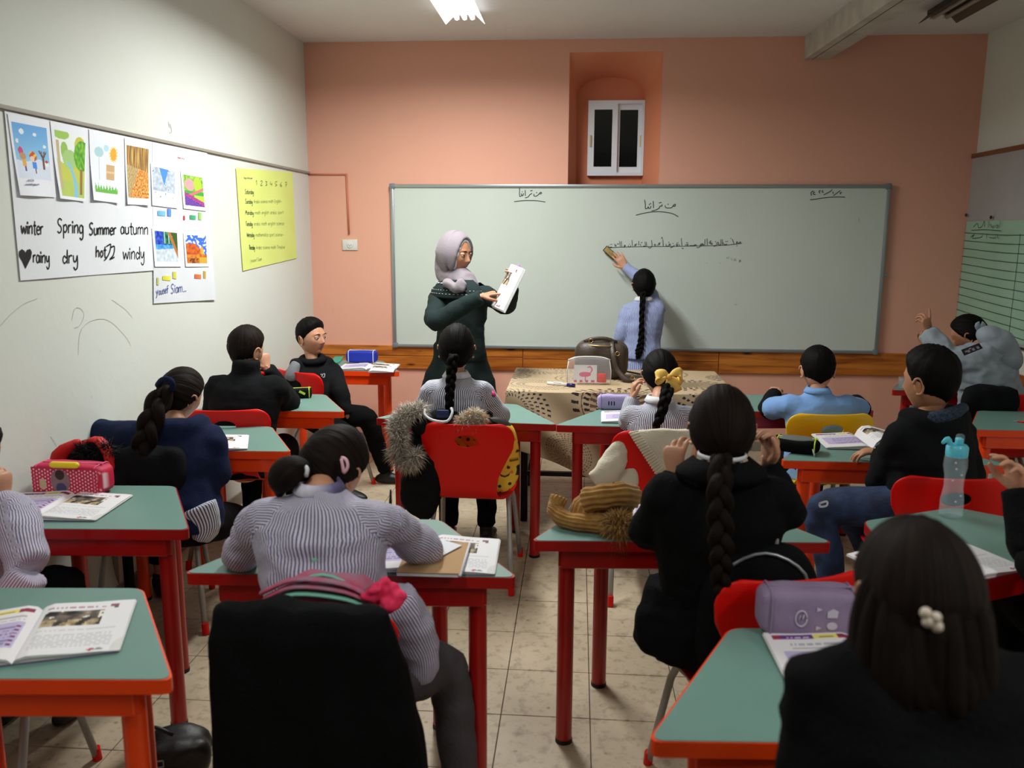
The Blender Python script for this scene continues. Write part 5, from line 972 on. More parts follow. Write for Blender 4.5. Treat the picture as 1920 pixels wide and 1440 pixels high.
# 1 teacher
n = W(868, 532, 5.32)
PPL[1] = p = person('woman teacher in a grey mauve headscarf and long dark green coat, pointing into a book', n, W(862, 668, 5.32), W(853, 476, 5.34), hr=(-2.08, -.16, .0), sw=.195, lat=(.86, -.50, 0), N=10, hk=1.16, hi=True, skin=m_skin2, bulk=1.22,
  arms=dict(L=ar(W(816, 603, 5.10), W(904, 555, 4.98), d=unit(A(.85, .1, .22)), p=(.1, .2, -1), c=(.12, .7, .8, .85), t=.5, s=-1, r=1.05), R=ar(W(950, 575, 5.20), W(962, 542, 5.05), d=unit(A(.12, -.1, 1)), p=(-1, .1, .1), c=(.45, .5, .55, .6), t=.4, s=-1, r=.9)), top=m_green, bottom=m_trb,
  legs=dict(L=(W(845, 770, 5.3), W(845, 880, 5.3), (.6, -1, 0)), R=(W(885, 770, 5.32), W(885, 880, 5.32), (.6, -1, 0))), hair=None, seed=21, topname='coat', shirt_bottom=-.02)
H_, R_, o0_ = p['head'], p['R'], p['o0']
D, F = headdir(72, 56); Pn = headpt(D); x, y, z = D[:, 0], D[:, 1], D[:, 2]
face = 1-((x/.74)**2+((z+.16)/.90)**2); m_ = np.where(y > 0, -face*y, 1.)
t = -.016+(.020+.016)*sm01(m_, -.04, .08); Pn = Pn*(1+.05*(y < 0)[:, None]*abs(y)[:, None])+D*t[:, None]; mb = MB(); mb.add((Pn*1.16)@R_.T+H_, F)
sc_ = mb
nk = p['neck']; fw = p['fwd']; chest = nk+A(.02, -.10, -.10)
ex = MB().tube([H_+R_@A(0, -.055, -.01), H_+R_@A(0, -.05, -.13), nk+A(0, -.01, -.01), nk+A(.0, -.035, -.08)], [(.085, .055), (.078, .058), (.105, .085), (.07, .06)], 20, lat=p['lat'], sub=4, round_end=True)
ex.tube([W(838, 530, 5.2), W(856, 540, 5.16), W(866, 530, 5.15), W(867, 542, 5.14)], [.03, .035, .03, .02], 10, sub=3, round_end=True)
V, F2, Nn = vox(ex, .009, 4); rid = np.array([noise.noise(Vector((v[0]*14+v[2]*16, v[1]*14, v[2]*9-v[0]*12))) for v in V.tolist()]); V = V+Nn*(.012*(.3-abs(rid)))[:, None]
sc_.add(V, F2); sc_.build('headscarf', m_hij, p['root'], origin=o0_)
D, F = headdir(60, 48); Pn = headpt(D); x, y, z = D[:, 0], D[:, 1], D[:, 2]; face = 1-((x/.66)**2+((z+.16)/.83)**2); m_ = np.where(y > 0, -face*y, 1.)
t = -.02+(.006+.02)*sm01(m_, -.04, .08); MB().add(((Pn+D*t[:, None])*1.16)@R_.T+H_, F).build('undercap', m_whitecloth, p['root'], origin=o0_)
cloth('coat_skirt', [limb([W(862, 640, 5.32), W(861, 668, 5.32), W(860, 750, 5.32), W(860, 850, 5.32)], [(.150, .125), (.175, .14), (.26, .20), (.30, .24)], (1, 0, 0), 10)], m_green, p['root'], o0_, .016, .016, 5., ff=5)
# wide fold-over coat collar with pale stitching
an = np.linspace(-PI*.5-2.5, -PI*.5+2.5, 40); an = np.linspace(PI*.62, PI*2.38, 44); lt, fw = p['lat'], p['fwd']
ctr = nk-p['up']*.055
def cr(a_, b_, h): return np.array([ctr+lt*math.sin(q)*a_-fw*math.cos(q)*-b_+UPZ*(h-.05*max(0, math.cos(q))*(1 if True else 0)) for q in an])
rg = [cr(.085, .075, .075), cr(.12, .10, .085), cr(.185, .135, .050), cr(.232, .165, -.02), cr(.228, .16, -.03), cr(.16, .12, .01)]
V = np.concatenate(rg); k = len(an); mb = MB(); mb.add(V, [(i*k+j, i*k+j+1, (i+1)*k+j+1, (i+1)*k+j) for i in range(5) for j in range(k-1)]); mb.build('coat_collar', m_green, p['root'], origin=o0_)
mb = MB()
for q in (.75, .45):
    pts = rg[3]*q+rg[2]*(1-q); pts = pts+(pts-ctr)*.025+A(0, 0, .002)
    for i in range(0, k-1): mb.tube([pts[i]*.75+pts[i+1]*.25, pts[i]*.35+pts[i+1]*.65], .0014, 5)
mb.build('stitching', m_whitecloth, p['root'], origin=o0_)['kind'] = 'stuff'
mb = MB()
for i0 in (12, 14, 17, 19): q_ = [(rg[2][i]*.8+rg[1][i]*.2) for i in (i0, i0+1)]; mb.tube([v+(v-ctr)*.03+A(0, 0, .003) for v in q_], .0035, 6)
mb.build('pale_dashes', m_whitecloth, p['root'], origin=o0_)['kind'] = 'stuff'
MB().tube([W(965, 518, 4.985), W(967, 516, 4.98)], .007, 10).build('ring', M('gold_ring', (.85, .72, .4), .25, metal=.9), p['root'], origin=o0_)
# the book she holds
bt_, bb_ = W(966, 500, 4.99), W(930, 574, 4.95); c = (bt_+bb_)/2; t = thing('textbook', 'thick textbook bent open in the hands of the teacher', 'book', tuple(c)); up_ = unit(bt_-bb_); nrm_ = unit(A(-.84, -.50, .15)-up_*np.dot(up_, A(-.84, -.50, .15))); sd_ = np.cross(up_, nrm_)
RB = np.stack([sd_, up_, nrm_], 1)
sheet('page', lambda u, v: np.stack([-.10+u*.17, .135-v*.27, .010-.12*(u-.5)**2], 1)@RB.T, 30, 40, lambda u, v: p_right(u, v), t, nrm=nrm_)
for q in range(4):
    xs = np.linspace(0, 1, 10); top = [(-.10+u*.17+.002*q, 0, .0095-.12*(u-.5)**2-.004*q) for u in xs]; bot = [(x, y, z-.0035) for x, y, z in top[::-1]]
    MB().loft([[(x, yy+(-.003*q if yy < 0 else 0), z) for x, y, z in top+bot] for yy in (-.135, .135)]).xf(RB).build('page_block', m_wpaper_t, t, smooth=False)
MB().tube([W(972, 498, 5.0), W(981, 512, 4.995)], .008, 8, round_end=True).xf(np.eye(3), -c).build('purple_cover_edge', M('purple_edge', (.62, .42, .72), .5), t)
# 6 pupil at the left edge
n = W(-45, 905, 2.22)
PPL[6] = p = person('pupil in a violet striped smock cut off by the left edge, turning a book page', n, A(W(-60, 1150, 2.2)[0], 2.15, .5), W(-60, 850, 2.28), hr=(-.2, -.4, 0), sw=.14, N=110, fold=.009,
  arms=dict(L=ar(W(-85, 1010, 2.35), W(-60, 960, 2.5), hand=False), R=ar(W(52, 1068, 2.10), W(8, 935, 2.22), d=unit(A(.02, .05, 1)), p=(-1, .1, 0), c=(.4, .5, .6, .6), t=.3, s=1, r=1.15)), top=m_st2, bottom=m_trb, hair=HB_('girl'), collar='shirt', seed=6)
cloth('smock_side', [limb([W(-10, 1190, 2.05), W(20, 1130, 2.06), W(55, 1075, 2.08)], [.06, .055, .05], None, 40)], m_st2, p['root'], p['o0'], .01, .006)
# 15 long haired girl, foreground right
n = W(1738, 1205, 1.13)
PPL[15] = p = person('girl with long loose dark hair in a black coat, closest at the bottom right', n, A(W(1760, 1400, 1.1)[0], 1.12, .50), W(1716, 1118, 1.16), hr=(.05, -.3, 0), sw=.15, N=10, bulk=1.0, hk=.92, fold=.009, bshape=[(.20, .15), (.21, .15), (.205, .14), (.195, .13), (.175, .11), (.145, .095), (.105, .085), (.075, .07)],
  arms=dict(L=ar(W(1525, 1600, 1.14), W(1600, 1450, 1.42), hand=False), R=ar(W(1940, 1480, 1.15), W(1830, 1400, 1.42), hand=False)), top=m_blackc, bottom=m_trb, hair=HB_('long', m_hbrn, thick=.012, pole=(0, -.2, .98)), seed=15, topname='coat')
mb = MB(); H_ = p['head']
for i in range(46):
    a = PI*1.02*(i/45)-.02; ca, sa = math.cos(a), math.sin(a); r0 = random.uniform(.92, 1.06); dn = random.uniform(.03, .11)
    s0 = H_+A(ca*.040, .0-sa*.045, .085); s1 = H_+A(ca*.078*r0, -.012-sa*.088*r0, -.01+random.uniform(-.02, .02)); s2 = H_+A(ca*.086*r0+.002, -.03-sa*.092*r0, -.085); s3 = H_+A(ca*.09*r0+.01, -.04-sa*.085, -.08-dn)
    mb.tube([s0, s1, s2, s3], [(.003, .003), (.012, .010), (.015, .011), (.002, .002)], 8, sub=5)
mb.build('loose_locks', m_hbrn, p['hair'], origin=p['o0'])['kind'] = 'stuff'
mb = MB(); c = W(1740, 1166, 1.035)
for q in ((0, 0, 0), (.009, 0, .006), (-.004, 0, .012), (.012, 0, -.006)): mb.ell(c+A(*q), (.0075, .006, .0075), n=10, m=8)
mb.build('hair_clip', M('pearl_clip', (.85, .78, .72), .3), p['hair'], origin=p['o0'])
# 16 pupil off the right edge
n = W(2090, 930, 2.30)
PPL[16] = p = person('pupil in black reaching in from the right edge, hand up holding a pen tip', n, A(W(2100, 1150, 2.3)[0], 2.3, .5), W(2090, 860, 2.35), hr=(.4, -.2, 0), sw=.15, N=10, bulk=1.15,
  arms=dict(L=ar(W(1935, 1030, 2.25), W(1906, 918, 2.32), d=unit(A(-.2, 0, 1)), p=(-.85, -.3, 0), c=(.4, .5, .6, .7), t=.5, s=-1, res=.0036), R=ar(W(2200, 1100, 2.3), W(2100, 1080, 2.5), hand=False)), top=m_blackc, bottom=m_trb, hair=HB_('boy'), seed=16, topname='jacket')
cloth('near_sleeve', [limb([W(1990, 1060, 2.15), W(1950, 1060, 2.2), W(1925, 1045, 2.25)], [.07, .06, .045], None, 10)], m_blackc, p['root'], p['o0'], .013, .006)
# ---------------------------------------------------------------- teacher's table and cloth
m_tblk = M('black_painted_steel', (.06, .06, .065), .45, metal=.3); m_twood = M('table_board', (.5, .36, .22), .5)
tx0, tx1, ty0, ty1, tz = -.37, .86, 4.54, 5.32, .755
t = thing('teacher_table', 'black legged teacher table under the patterned cloth before the whiteboard', 'table', ((tx0+tx1)/2, (ty0+ty1)/2, 0))
hx, hy = (tx1-tx0)/2, (ty1-ty0)/2
MB().box((0, 0, tz-.02), (2*hx-.02, 2*hy-.02, .03), bev=.004).build('tabletop', m_twood, t, autosm=30)
for sx in (-1, 1):
    for sy in (-1, 1): MB().box((sx*(hx-.09), sy*(hy-.05), (tz-.035)/2), (.04, .04, tz-.035), bev=.004, seg=1).build('leg', m_tblk, t, smooth=False)
    MB().box((sx*(hx-.09), 0, .28), (.025, 2*hy-.12, .025)).build('stretcher', m_tblk, t, smooth=False)
MB().box((0, -hy+.05, .28), (2*hx-.2, .025, .025)).build('stretcher', m_tblk, t, smooth=False)
def p_cloth(u, v):
    x, y = u*1.75, v*1.62; c = rgb(len(u), (.70, .61, .49)); bl = A(.13, .10, .09); br = A(.42, .29, .22); ol = A(.50, .44, .33)
    for cx, cy, R0, kind in ((.86, .50, .26, 0), (.42, .78, .20, 1), (.30, .34, .19, 2), (1.25, .85, .24, 0), (.70, 1.10, .20, 1), (1.35, .28, .20, 2), (.15, 1.15, .22, 0), (.60, .12, .13, 3), (1.10, 1.35, .22, 1), (.98, .10, .12, 2), (.05, .65, .15, 2), (1.6, .55, .18, 1), (1.6, 1.2, .2, 0), (.45, 1.45, .18, 2)):
        dx, dy = x-cx, y-cy; r = np.hypot(dx, dy)/R0; a = np.arctan2(dy, dx); s = lambda n, ph=0: np.sin(a*n+ph)
        if kind == 0:
            c[r < .38] = ol; c[(abs(r-.42) < .03) & (s(40) > 0)] = bl; c[(abs(r-.52) < .07) & (s(22) > -.1)] = br; c[(abs(r-.66) < .06) & (s(30) > .1)] = bl; c[(abs(r-.90) < .075) & (s(26) > .35)] = bl; c[(abs(r-.76) < .015)] = br
        elif kind == 1:
            c[(abs(r-.95) < .03) & (s(60) > .2)] = bl; c[(abs(r-.80) < .03) & (s(50) > .2)] = bl; c[(abs(r-.60) < .07) & (s(40) > 0)] = A(.45, .40, .34); c[(abs(r-.45) < .03) & (s(30) > 0)] = bl
        elif kind == 2:
            for q in (.35, .52, .68, .84, 1.0): c[(abs(r-q) < .05) & (s(int(20+q*12), q*9) > .45)] = bl
        else:
            for q in np.arange(.15, 1, .1): c[(abs(r-q) < .02) & (s(36) > -.2)] = br
    return c
def cloth_map(u, v):   # sheet coordinates in metres: front is v=0
    x = tx0-.26+u*1.75; y0 = ty0-.30-.20*np.clip(1-abs(x-.15)/.55, 0, 1); y = y0+v*(ty1+.05-y0)
    cx = np.clip(x, tx0, tx1); cy = np.clip(y, ty0, ty1); ox, oy = x-cx, y-cy; d = np.hypot(ox, oy)+1e-9; h = np.clip(d-.012, 0, 9)
    fl = .012+.028*np.clip(h/.25, 0, 1)*(1+np.sin(x*21+y*17)); k = np.minimum(d, fl)/d
    return np.stack([cx+ox*k, cy+oy*k, tz+.003-h+.002*np.sin(x*13)*np.sin(y*17)], 1)
tc_ = sheet('patterned_tablecloth', cloth_map, 400, 370, p_cloth, None, nrm=(0, 0, 1), origin=((tx0+tx1)/2, ty0, tz)); tc_.location = ((tx0+tx1)/2, ty0, tz); tag(tc_, 'beige cloth printed with dark dotted circles, draped over the teacher table', 'tablecloth')
m = tc_.modifiers.new('s', 'SOLIDIFY'); m.thickness = .002; m.offset = -1
# ---------------------------------------------------------------- books
m_paper = M('paper_edges', (.86, .85, .84), .8, var=.08, vscale=40)
m_cover = M('book_cover', (.55, .40, .62), .5)
def book(label, loc, rz, w=.205, h=.27, left=True, right=True, roll=0., group='textbooks open on the desks', res=(44, 56), thl=.010, thr=.008):
    t = thing('textbook', label, 'book', loc, rz, group)
    def prof(side, roll_):
        th = thl if side < 0 else thr
        if roll_ and side > 0: return [(0, .004), (.012, .03), (.03, .048), (.06, .052), (.10, .042), (.15, .028), (w, .018)]
        return [(0, .002), (.008, th+.002), (.028, th+.008), (.06, th+.006), (.12, th+.001), (w-.03, th-.001), (w, th-.003)]
    for side, on, pf in ((-1, left, p_left), (1, right, p_right)):
        if not on: continue
        pr_ = prof(side, roll); xs = [p[0] for p in pr_]; zs = [p[1] for p in pr_]
        hf = lambda x: np.interp(x, xs, zs)
        if side < 0: mp = lambda u, v: np.stack([-(1-u)*w, (1-v)*h, hf((1-u)*w)+.0006], 1)
        else: mp = lambda u, v: np.stack([u*w, (1-v)*h, hf(u*w)+.0006+.006*np.clip(u-.75, 0, 1)*np.sin(v*5)], 1)
        sheet('page', mp, res[0], res[1], pf, t, nrm=(0, 0, 1))
        for lay, dw in ((0, 0), (1, .007), (2, .004)):
            x = np.linspace(0, w-(.002 if lay else 0)+dw*.7, 14); z1 = hf(np.minimum(x, w))*(1-lay*.3)-.0003; z0 = hf(np.minimum(x, w))*(1-(lay+1)*.3) if not roll or side < 0 else z1-.003
            sx = side; rings = []
            for y in (0.+dw*.6, h-dw*.3): rings.append([(sx*a, y, b_) for a, b_ in zip(x, z1)]+[(sx*a, y, max(.0004, b_)) for a, b_ in zip(x[::-1], z0[::-1])])
            MB().loft(rings).build('page_block', m_paper, t, smooth=False)
    MB().box((0, h/2, .0004), ((w*2-.004) if left and right else w, h-.002, .0008), ).xf(np.eye(3), (0 if left and right else (w/2 if right else -w/2), 0, 0)).build('cover', m_cover, t, smooth=False)
    return t
def bookpx(label, pA, pB, z=.702, anchor='spine', w=.205, h=.27, **k):
    a, b_ = WZ(*pA, z), WZ(*pB, z); y = unit(A(b_[0]-a[0], b_[1]-a[1], 0)); rz = math.atan2(-y[0], y[1]); x = A(y[1], -y[0], 0); o = a+(x*w if anchor == 'left' else -x*w if anchor == 'right' else 0); return book(label, o, rz, w, h, **k)
bookpx('open textbook on the bottom left desk, brown photo on its right page', (22, 1247), (84, 1140), w=.21)
bookpx('open textbook before the pink dotted pencil case', (62, 976), (150, 925), w=.20, h=.26)
bookpx('open textbook at the right hand of the girl in the navy hoodie', (463, 843), (467, 808), anchor='right', w=.18, h=.25)
bookpx('open textbook under the blue pencil case', (633, 694), (652, 680), anchor='left', w=.19, h=.24)
bookpx('textbook with a brown photo lying askew right of the blue pencil case', (690, 699), (700, 684), w=.16, h=.22, left=False, z=.716)
bookpx('textbook under the elbow of the girl with the yellow bow', (1128, 793), (1128, 769), anchor='left', w=.18, h=.24)
bookpx('textbook half hidden by the black coated girl, beside the knitted hat', (1177, 985), (1180, 935), anchor='left', w=.2, h=.26)
bookpx('open textbook with a curled up page before the boy in black', (1636, 844), (1588, 808), roll=1, w=.19, h=.25)
book('open textbook on the askew desk beside the water bottle', tuple(WZ(1835, 1090, .701)), .47, .20, .27)
bookpx('textbook with a purple banner under the lilac pencil case', (1494, 1316), (1433, 1196), anchor='left', w=.2, h=.28)
bookpx('textbook beneath the kraft notebook on the striped girl desk', (926, 1079), (938, 1009), anchor='right', w=.2, h=.26)
# other papers
m_kraft = M('kraft_cover', (.72, .57, .40), .8, var=.06, vscale=20); m_wpap = M('white_paper', (.88, .88, .91), .8)
t = thing('notebook', 'kraft covered notebook under the sleeve of the violet striped girl', 'notebook', tuple(WZ(862, 1079, .722)), 0)
yv = unit((WZ(884, 1004, .722)-WZ(862, 1079, .722))*A(1, 1, 0)); t.rotation_euler = (0, 0, math.atan2(-yv[0], yv[1]))
MB().box((-.085, .115, .004), (.17, .23, .003), bev=.001).build('cover', m_kraft, t, smooth=False); MB().box((-.086, .115, -.002), (.166, .226, .009)).build('page_block', m_paper, t, smooth=False)
MB().tube([(0, 0, 0), (0, .23, 0)], .005, 8).build('spine', m_wpap, t)
def loose(name, label, pts, z, mat, th=.0012):
    P = [WZ(x, y, z) for x, y in pts]; c = np.mean(P, 0); o = MB().prism([(p[0]-c[0], p[1]-c[1]) for p in P], 0, th).build(name, mat, None, smooth=False); o.location = (c[0], c[1], z); return tag(o, label, 'paper')
loose('paper_sheet', 'folded white paper on the kraft notebook', [(806, 1006), (866, 1023), (830, 1042), (806, 1040)], .731, m_wpap)
loose('paper_sheet', 'white sheet under the body of the girl bent over her desk', [(690, 1040), (742, 1062), (735, 1070), (690, 1068)], .706, m_wpap, .003)
loose('dark_folder', 'thin dark folder beneath the white sheet and the notebook', [(700, 1071), (860, 1081), (862, 1060), (700, 1050)], .7005, m_blackj, .005)['category'] = 'folder'
loose('paper_scrap', 'small white paper scrap beside the lime and black pencil case', [(553, 752), (558, 750), (565, 753), (557, 758)], .701, m_wpap, .004)
loose('teal_folder', 'teal folder at the back of the desk by the front wall', [(615, 688), (628, 670), (645, 670), (637, 680)], .702, M('teal_cover', (.15, .62, .52), .5), .008)['category'] = 'folder'
loose('paper_sheet', 'white paper by the left hand of the boy in the blue polo shirt', [(1436, 746), (1442, 735), (1462, 735), (1462, 746)], .702, m_wpap, .006)
# ---------------------------------------------------------------- pencil cases
def case(label, px, py, z, rz, L, Dp, H, mat, trim, paint=None, pan=None, zipc=None, name='pencil_case', group=None, p=.38):
    o = WZ(px, py, z); o[1] += Dp/2; t = thing(name, label, 'pencil case', tuple(o), rz, group)
    m_b = MB().ell((0, 0, H/2), (L/2, Dp/2, H/2), n=44, m=26, p=p); V = m_b.verts(); V = V+V*0; g = nz(V, 18, L*9); V[:, 2] += g*.004*(V[:, 2] > H*.5); m_b.v = [V]
    if paint is not None: mesh_obj('body', V, m_b.f, vm_case, t, True, col=paint(V/A(L/2, Dp/2, H/2)-A(0, 0, 1)))
    else: m_b.build('body', mat, t)
    an = np.linspace(0, 2*PI, 25); f = lambda q: np.sign(q)*abs(q)**p
    for s in (-1, 1):   # piping round both ends
        a = .80; k = (1-abs(a)**(2/p))**(p/2) if False else .97
        MB().tube([(s*a*L/2, f(math.cos(t_))*Dp/2*k, H/2+f(math.sin(t_))*H/2*k) for t_ in an], .0028, 6).build('piping', trim, t)
    MB().box((0, 0, H-.0005), (L*.78, .010, .004), bev=.001).build('zip', zipc or trim, t, smooth=False)
    MB().box((L*.40, -.004, H+.001), (.022, .007, .004), bev=.001).build('zip_puller', zipc or trim, t, smooth=False)
    return t
vm_case = vcolmat('printed_fabric', .6, bump=.1, bscale=300)
m_blue = M('blue_nylon', (.06, .16, .62), .6, bump=.1, bscale=200); m_lil = M('lilac_plush', (.68, .62, .80), .8, bump=.2, bscale=60); m_lil2 = M('lilac_grey_fabric', (.58, .50, .62), .75, var=.15, vscale=14, bump=.25, bscale=40); m_lime = M('lime_zip', (.72, .82, .22), .6)
c1 = case('blue pencil case with white piping by the front wall', 676, 681, .716, .03, .215, .09, .085, m_blue, m_whitecloth)
c1 = case('lime and black pencil case beside the black jacketed elbow by the left wall', 555, 748, .70, .3, .15, .08, .055, m_blackj, m_lime, zipc=m_lime)
for k in (-.25, .15): MB().box((k*.15, -.037, .034), (.035, .012, .012), R=roty(.5)).build('lime_flash', m_lime, c1, smooth=False)
def p_pink(q):
    c = rgb(len(q), (.78, .10, .26)); x, z = q[:, 0]*11.5, q[:, 2]*4.6; f = q[:, 1] < -.2; d = np.hypot((x % 1)-.5, ((z+.5*(np.floor(x) % 2)) % 1)-.5) < .27; c[f & d & (abs(q[:, 2]) < .70)] = (.92, .75, .78)
    e = (q[:, 0]+.12)**2/.085+(q[:, 2]+.05)**2/.55 < 1; c[f & e] = (.55, .42, .45); e2 = (q[:, 0]+.12)**2/.02+(q[:, 2]-.35)**2/.09 < 1; c[f & e2] = (.22, .13, .10); e3 = (q[:, 0]+.10)**2/.025+(q[:, 2]+.45)**2/.1 < 1; c[f & e3] = (.28, .26, .42); e4 = (q[:, 0]+.66)**2/.012+(q[:, 2]+.25)**2/.12 < 1; c[f & e4] = (.80, .70, .55); c[abs(q[:, 2]) > .80] = (.72, .10, .28); return c
pc_ = case('pink dotted pencil case with a round child photo by the left wall', 124, 930, .70, -.04, .275, .10, .108, None, M('pink_piping', (.85, .30, .45), .5), paint=p_pink, name='pencil_case')
# denser body for the dots
b_ = [o for o in pc_.children if o.name.startswith('body')][0]; sheet('dotted_front', lambda u, v: np.stack([(u-.5)*.245, -.0495-.0012*(1-(2*u-1)**8)*(1-(2*v-1)**8), .102-v*.094], 1), 230, 90, lambda u, v: p_pink(np.stack([(2*u-1), -np.ones(len(u)), (1-2*v)*.8], 1)), pc_, nrm=(0, -1, 0), mat=vm_case)
yc = MB().tube([(-.042, 0, .012), (.042, 0, .012)], .0115, 14, round_end=True).build('eraser_tube', M('yellow_plastic_case', (.93, .80, .10), .35)); o = WZ(132, 872, .808); yc.location = (o[0], 2.70, .806); tag(yc, 'small yellow tube lying on top of the pink dotted pencil case', 'tube')
c2 = case('lilac pencil case with dark bars beside the girl with the yellow bow', 1152, 769, .70, 0, .18, .06, .078, m_lil, m_lil)
for k in range(3): MB().box((-.03+k*.014, -.0305, .036), (.0055, .003, .022), bev=.002).build('bar_print', m_blk, c2, smooth=False)
c3 = case('black and grey pencil case with a lime zip, right of centre', 1499, 853, .70, -.35, .19, .11, .062, m_blackc, m_lime, zipc=m_lime, p=.6)
MB().ell((0, 0, .052), (.078, .042, .014), n=24, m=10, p=.6).build('lid_panel', M('grey_lid', (.38, .40, .38), .7), c3); MB().tube([(.07, -.05, .03), (.078, -.06, .008), (.08, -.062, -.01)], .004, 6).build('zip_pull', m_wbf, c3)
c4 = case('lilac grey pencil case with pale printed shapes at the bottom right', 1522, 1200, .70, .02, .235, .09, .112, m_lil2, m_lil2)
m_pale = M('pale_print', (.78, .74, .80), .7)
o4 = MB().tube([(-.028+.013*math.cos(a), -.0465, .052+.019*math.sin(a)) for a in np.linspace(0, 2*PI, 17)], .0018, 5); o4.tube([(-.034, -.0465, .045), (-.030, -.0465, .06), (-.025, -.0465, .05), (-.022, -.0465, .062)], .0015, 5); o4.build('logo_print', m_pale, c4)
for (x, z, kind) in ((.012, .075, 0), (.042, .066, 1), (.012, .030, 0), (.042, .036, 2)):
    mb = MB()
    if kind == 0: mb.prism([(-.006, -.005), (.006, 0), (-.006, .005)], 0, .002)
    elif kind == 1: mb.prism([(-.012, -.010), (.010, -.010), (.012, .006), (.0, .011), (-.012, .004)], 0, .002)
    else: mb.prism([(.012*math.cos(a), .009*math.sin(a)) for a in np.arange(12)*PI/6], 0, .002)
    mb.xf(rotx(PI/2), (x, -.0455, z)).build('shape_print', m_pale, c4, smooth=False)
# ---------------------------------------------------------------- bottle, marker, pens
m_clear = M('clear_plastic', (.85, .92, .95), .08, spec=.8, alpha=.11); m_aqua = M('aqua_plastic', (.38, .78, .86), .3)
o = WZ(1782, 968, .70); bt = thing('water_bottle', 'clear water bottle with an aqua blue lid on the askew desk', 'bottle', tuple(o))
pr_o = [(.0, .0), (.034, .0), (.037, .01), (.036, .06), (.030, .10), (.031, .14), (.037, .17), (.036, .20), (.030, .215)]; pr_i = [(r-.0022 if r > 0 else 0, z+.002 if z < .2 else z) for r, z in pr_o]
MB().lathe(pr_o+pr_i[::-1], 32).build('bottle_body', m_clear, bt)
MB().lathe([(.0, .205), (.033, .205), (.034, .212), (.034, .236), (.028, .244), (0, .244)], 32).build('lid', m_aqua, bt, autosm=40)
MB().box((.006, 0, .262), (.026, .022, .036), bev=.008).build('spout', m_clear, bt); MB().tube([(-.022, 0, .243), (-.034, -.004, .262), (-.048, -.006, .252)], [(.006, .009), (.007, .010), (.004, .007)], 10, sub=3, round_end=True).build('flip_cap', m_aqua, bt)
MB().box((.004, 0, .255), (.020, .026, .024), bev=.005).build('mouth_piece', m_aqua, bt)
for (a, z) in ((4.4, .17), (4.9, .15), (4.2, .13), (5.0, .08), (4.6, .06), (4.3, .19)): MB().ell((.036*math.cos(a), .036*math.sin(a), z), (.004, .002, .004), n=8, m=6).build('printed_dot', m_pale, bt)
o = WZ(1022, 722, .76); mk = thing('marker', 'white board marker with a dark blue cap on the patterned cloth', 'marker', (o[0]+.09, o[1]-.01, .768), -.42)
MB().tube([(-.085, 0, 0), (.04, 0, 0)], .0095, 14).build('barrel', m_white, mk); MB().tube([(.04, 0, 0), (.085, 0, 0)], .0108, 14).build('cap', M('navy_cap', (.10, .08, .35), .4), mk); MB().box((-.02, .0, .009), (.05, .018, .0015)).build('paper_label', m_wpap, mk, smooth=False)
def pen(label, pa, pb, z, mat, cat='pen'):
    a, b_ = WZ(*pa, z), WZ(*pb, z); c = (a+b_)/2; L_ = np.linalg.norm(b_-a); t = thing(cat, label, cat, tuple(c), math.atan2(b_[1]-a[1], b_[0]-a[0])); MB().tube([(-L_/2+.02, 0, 0), (L_/2, 0, 0)], .004, 8).build('barrel', mat, t); MB().tube([(-L_/2, 0, 0), (-L_/2+.02, 0, 0)], [.0008, .004], 8).build('tip', m_wbf, t); return t
pen('transparent blue pen on the askew desk at the right edge', (1880, 977), (1945, 990), .705, M('pale_blue_pen', (.55, .68, .74), .3))
pen('red pencil on the desk cut by the right edge', (1900, 789), (1935, 793), .705, m_cr, 'pencil')
pn = thing('pen', 'teal pen held upright beyond the desk of the violet striped girl', 'pen', tuple(W(732, 950, 2.50))); MB().tube([(0, 0, -.06), (0, 0, 0)], .0055, 10).build('barrel', M('teal_pen', (.10, .62, .60), .35), pn); MB().tube([(0, 0, 0), (.002, 0, .055)], [.0055, .003], 10).build('cap', m_blk, pn)
pn.location.z = W(732, 950, 2.50)[2]
e = W(1144, 474, YBD-.03); er = thing('board_eraser', 'tan and black whiteboard eraser under the raised hand of the girl', 'eraser', tuple(e)); RR = roty(.72)
MB().box((0, .0, 0), (.105, .022, .045), R=RR, bev=.004).build('felt_pad', m_blackc, er); MB().box((0, -.015, 0), (.095, .012, .037), R=RR, bev=.003).build('wooden_back', M('tan_eraser_back', (.68, .58, .36), .7, var=.35, vscale=60), er)
ho = WZ(1688, 733, .70); cp = thing('glass_cup', 'small clear cup on the far right corner desk', 'cup', (ho[0]+.04, ho[1]+.06, .70)); MB().lathe([(0, 0), (.028, 0), (.034, .075), (.032, .075), (.026, .004), (0, .004)], 20).build('cup_wall', m_clear, cp)
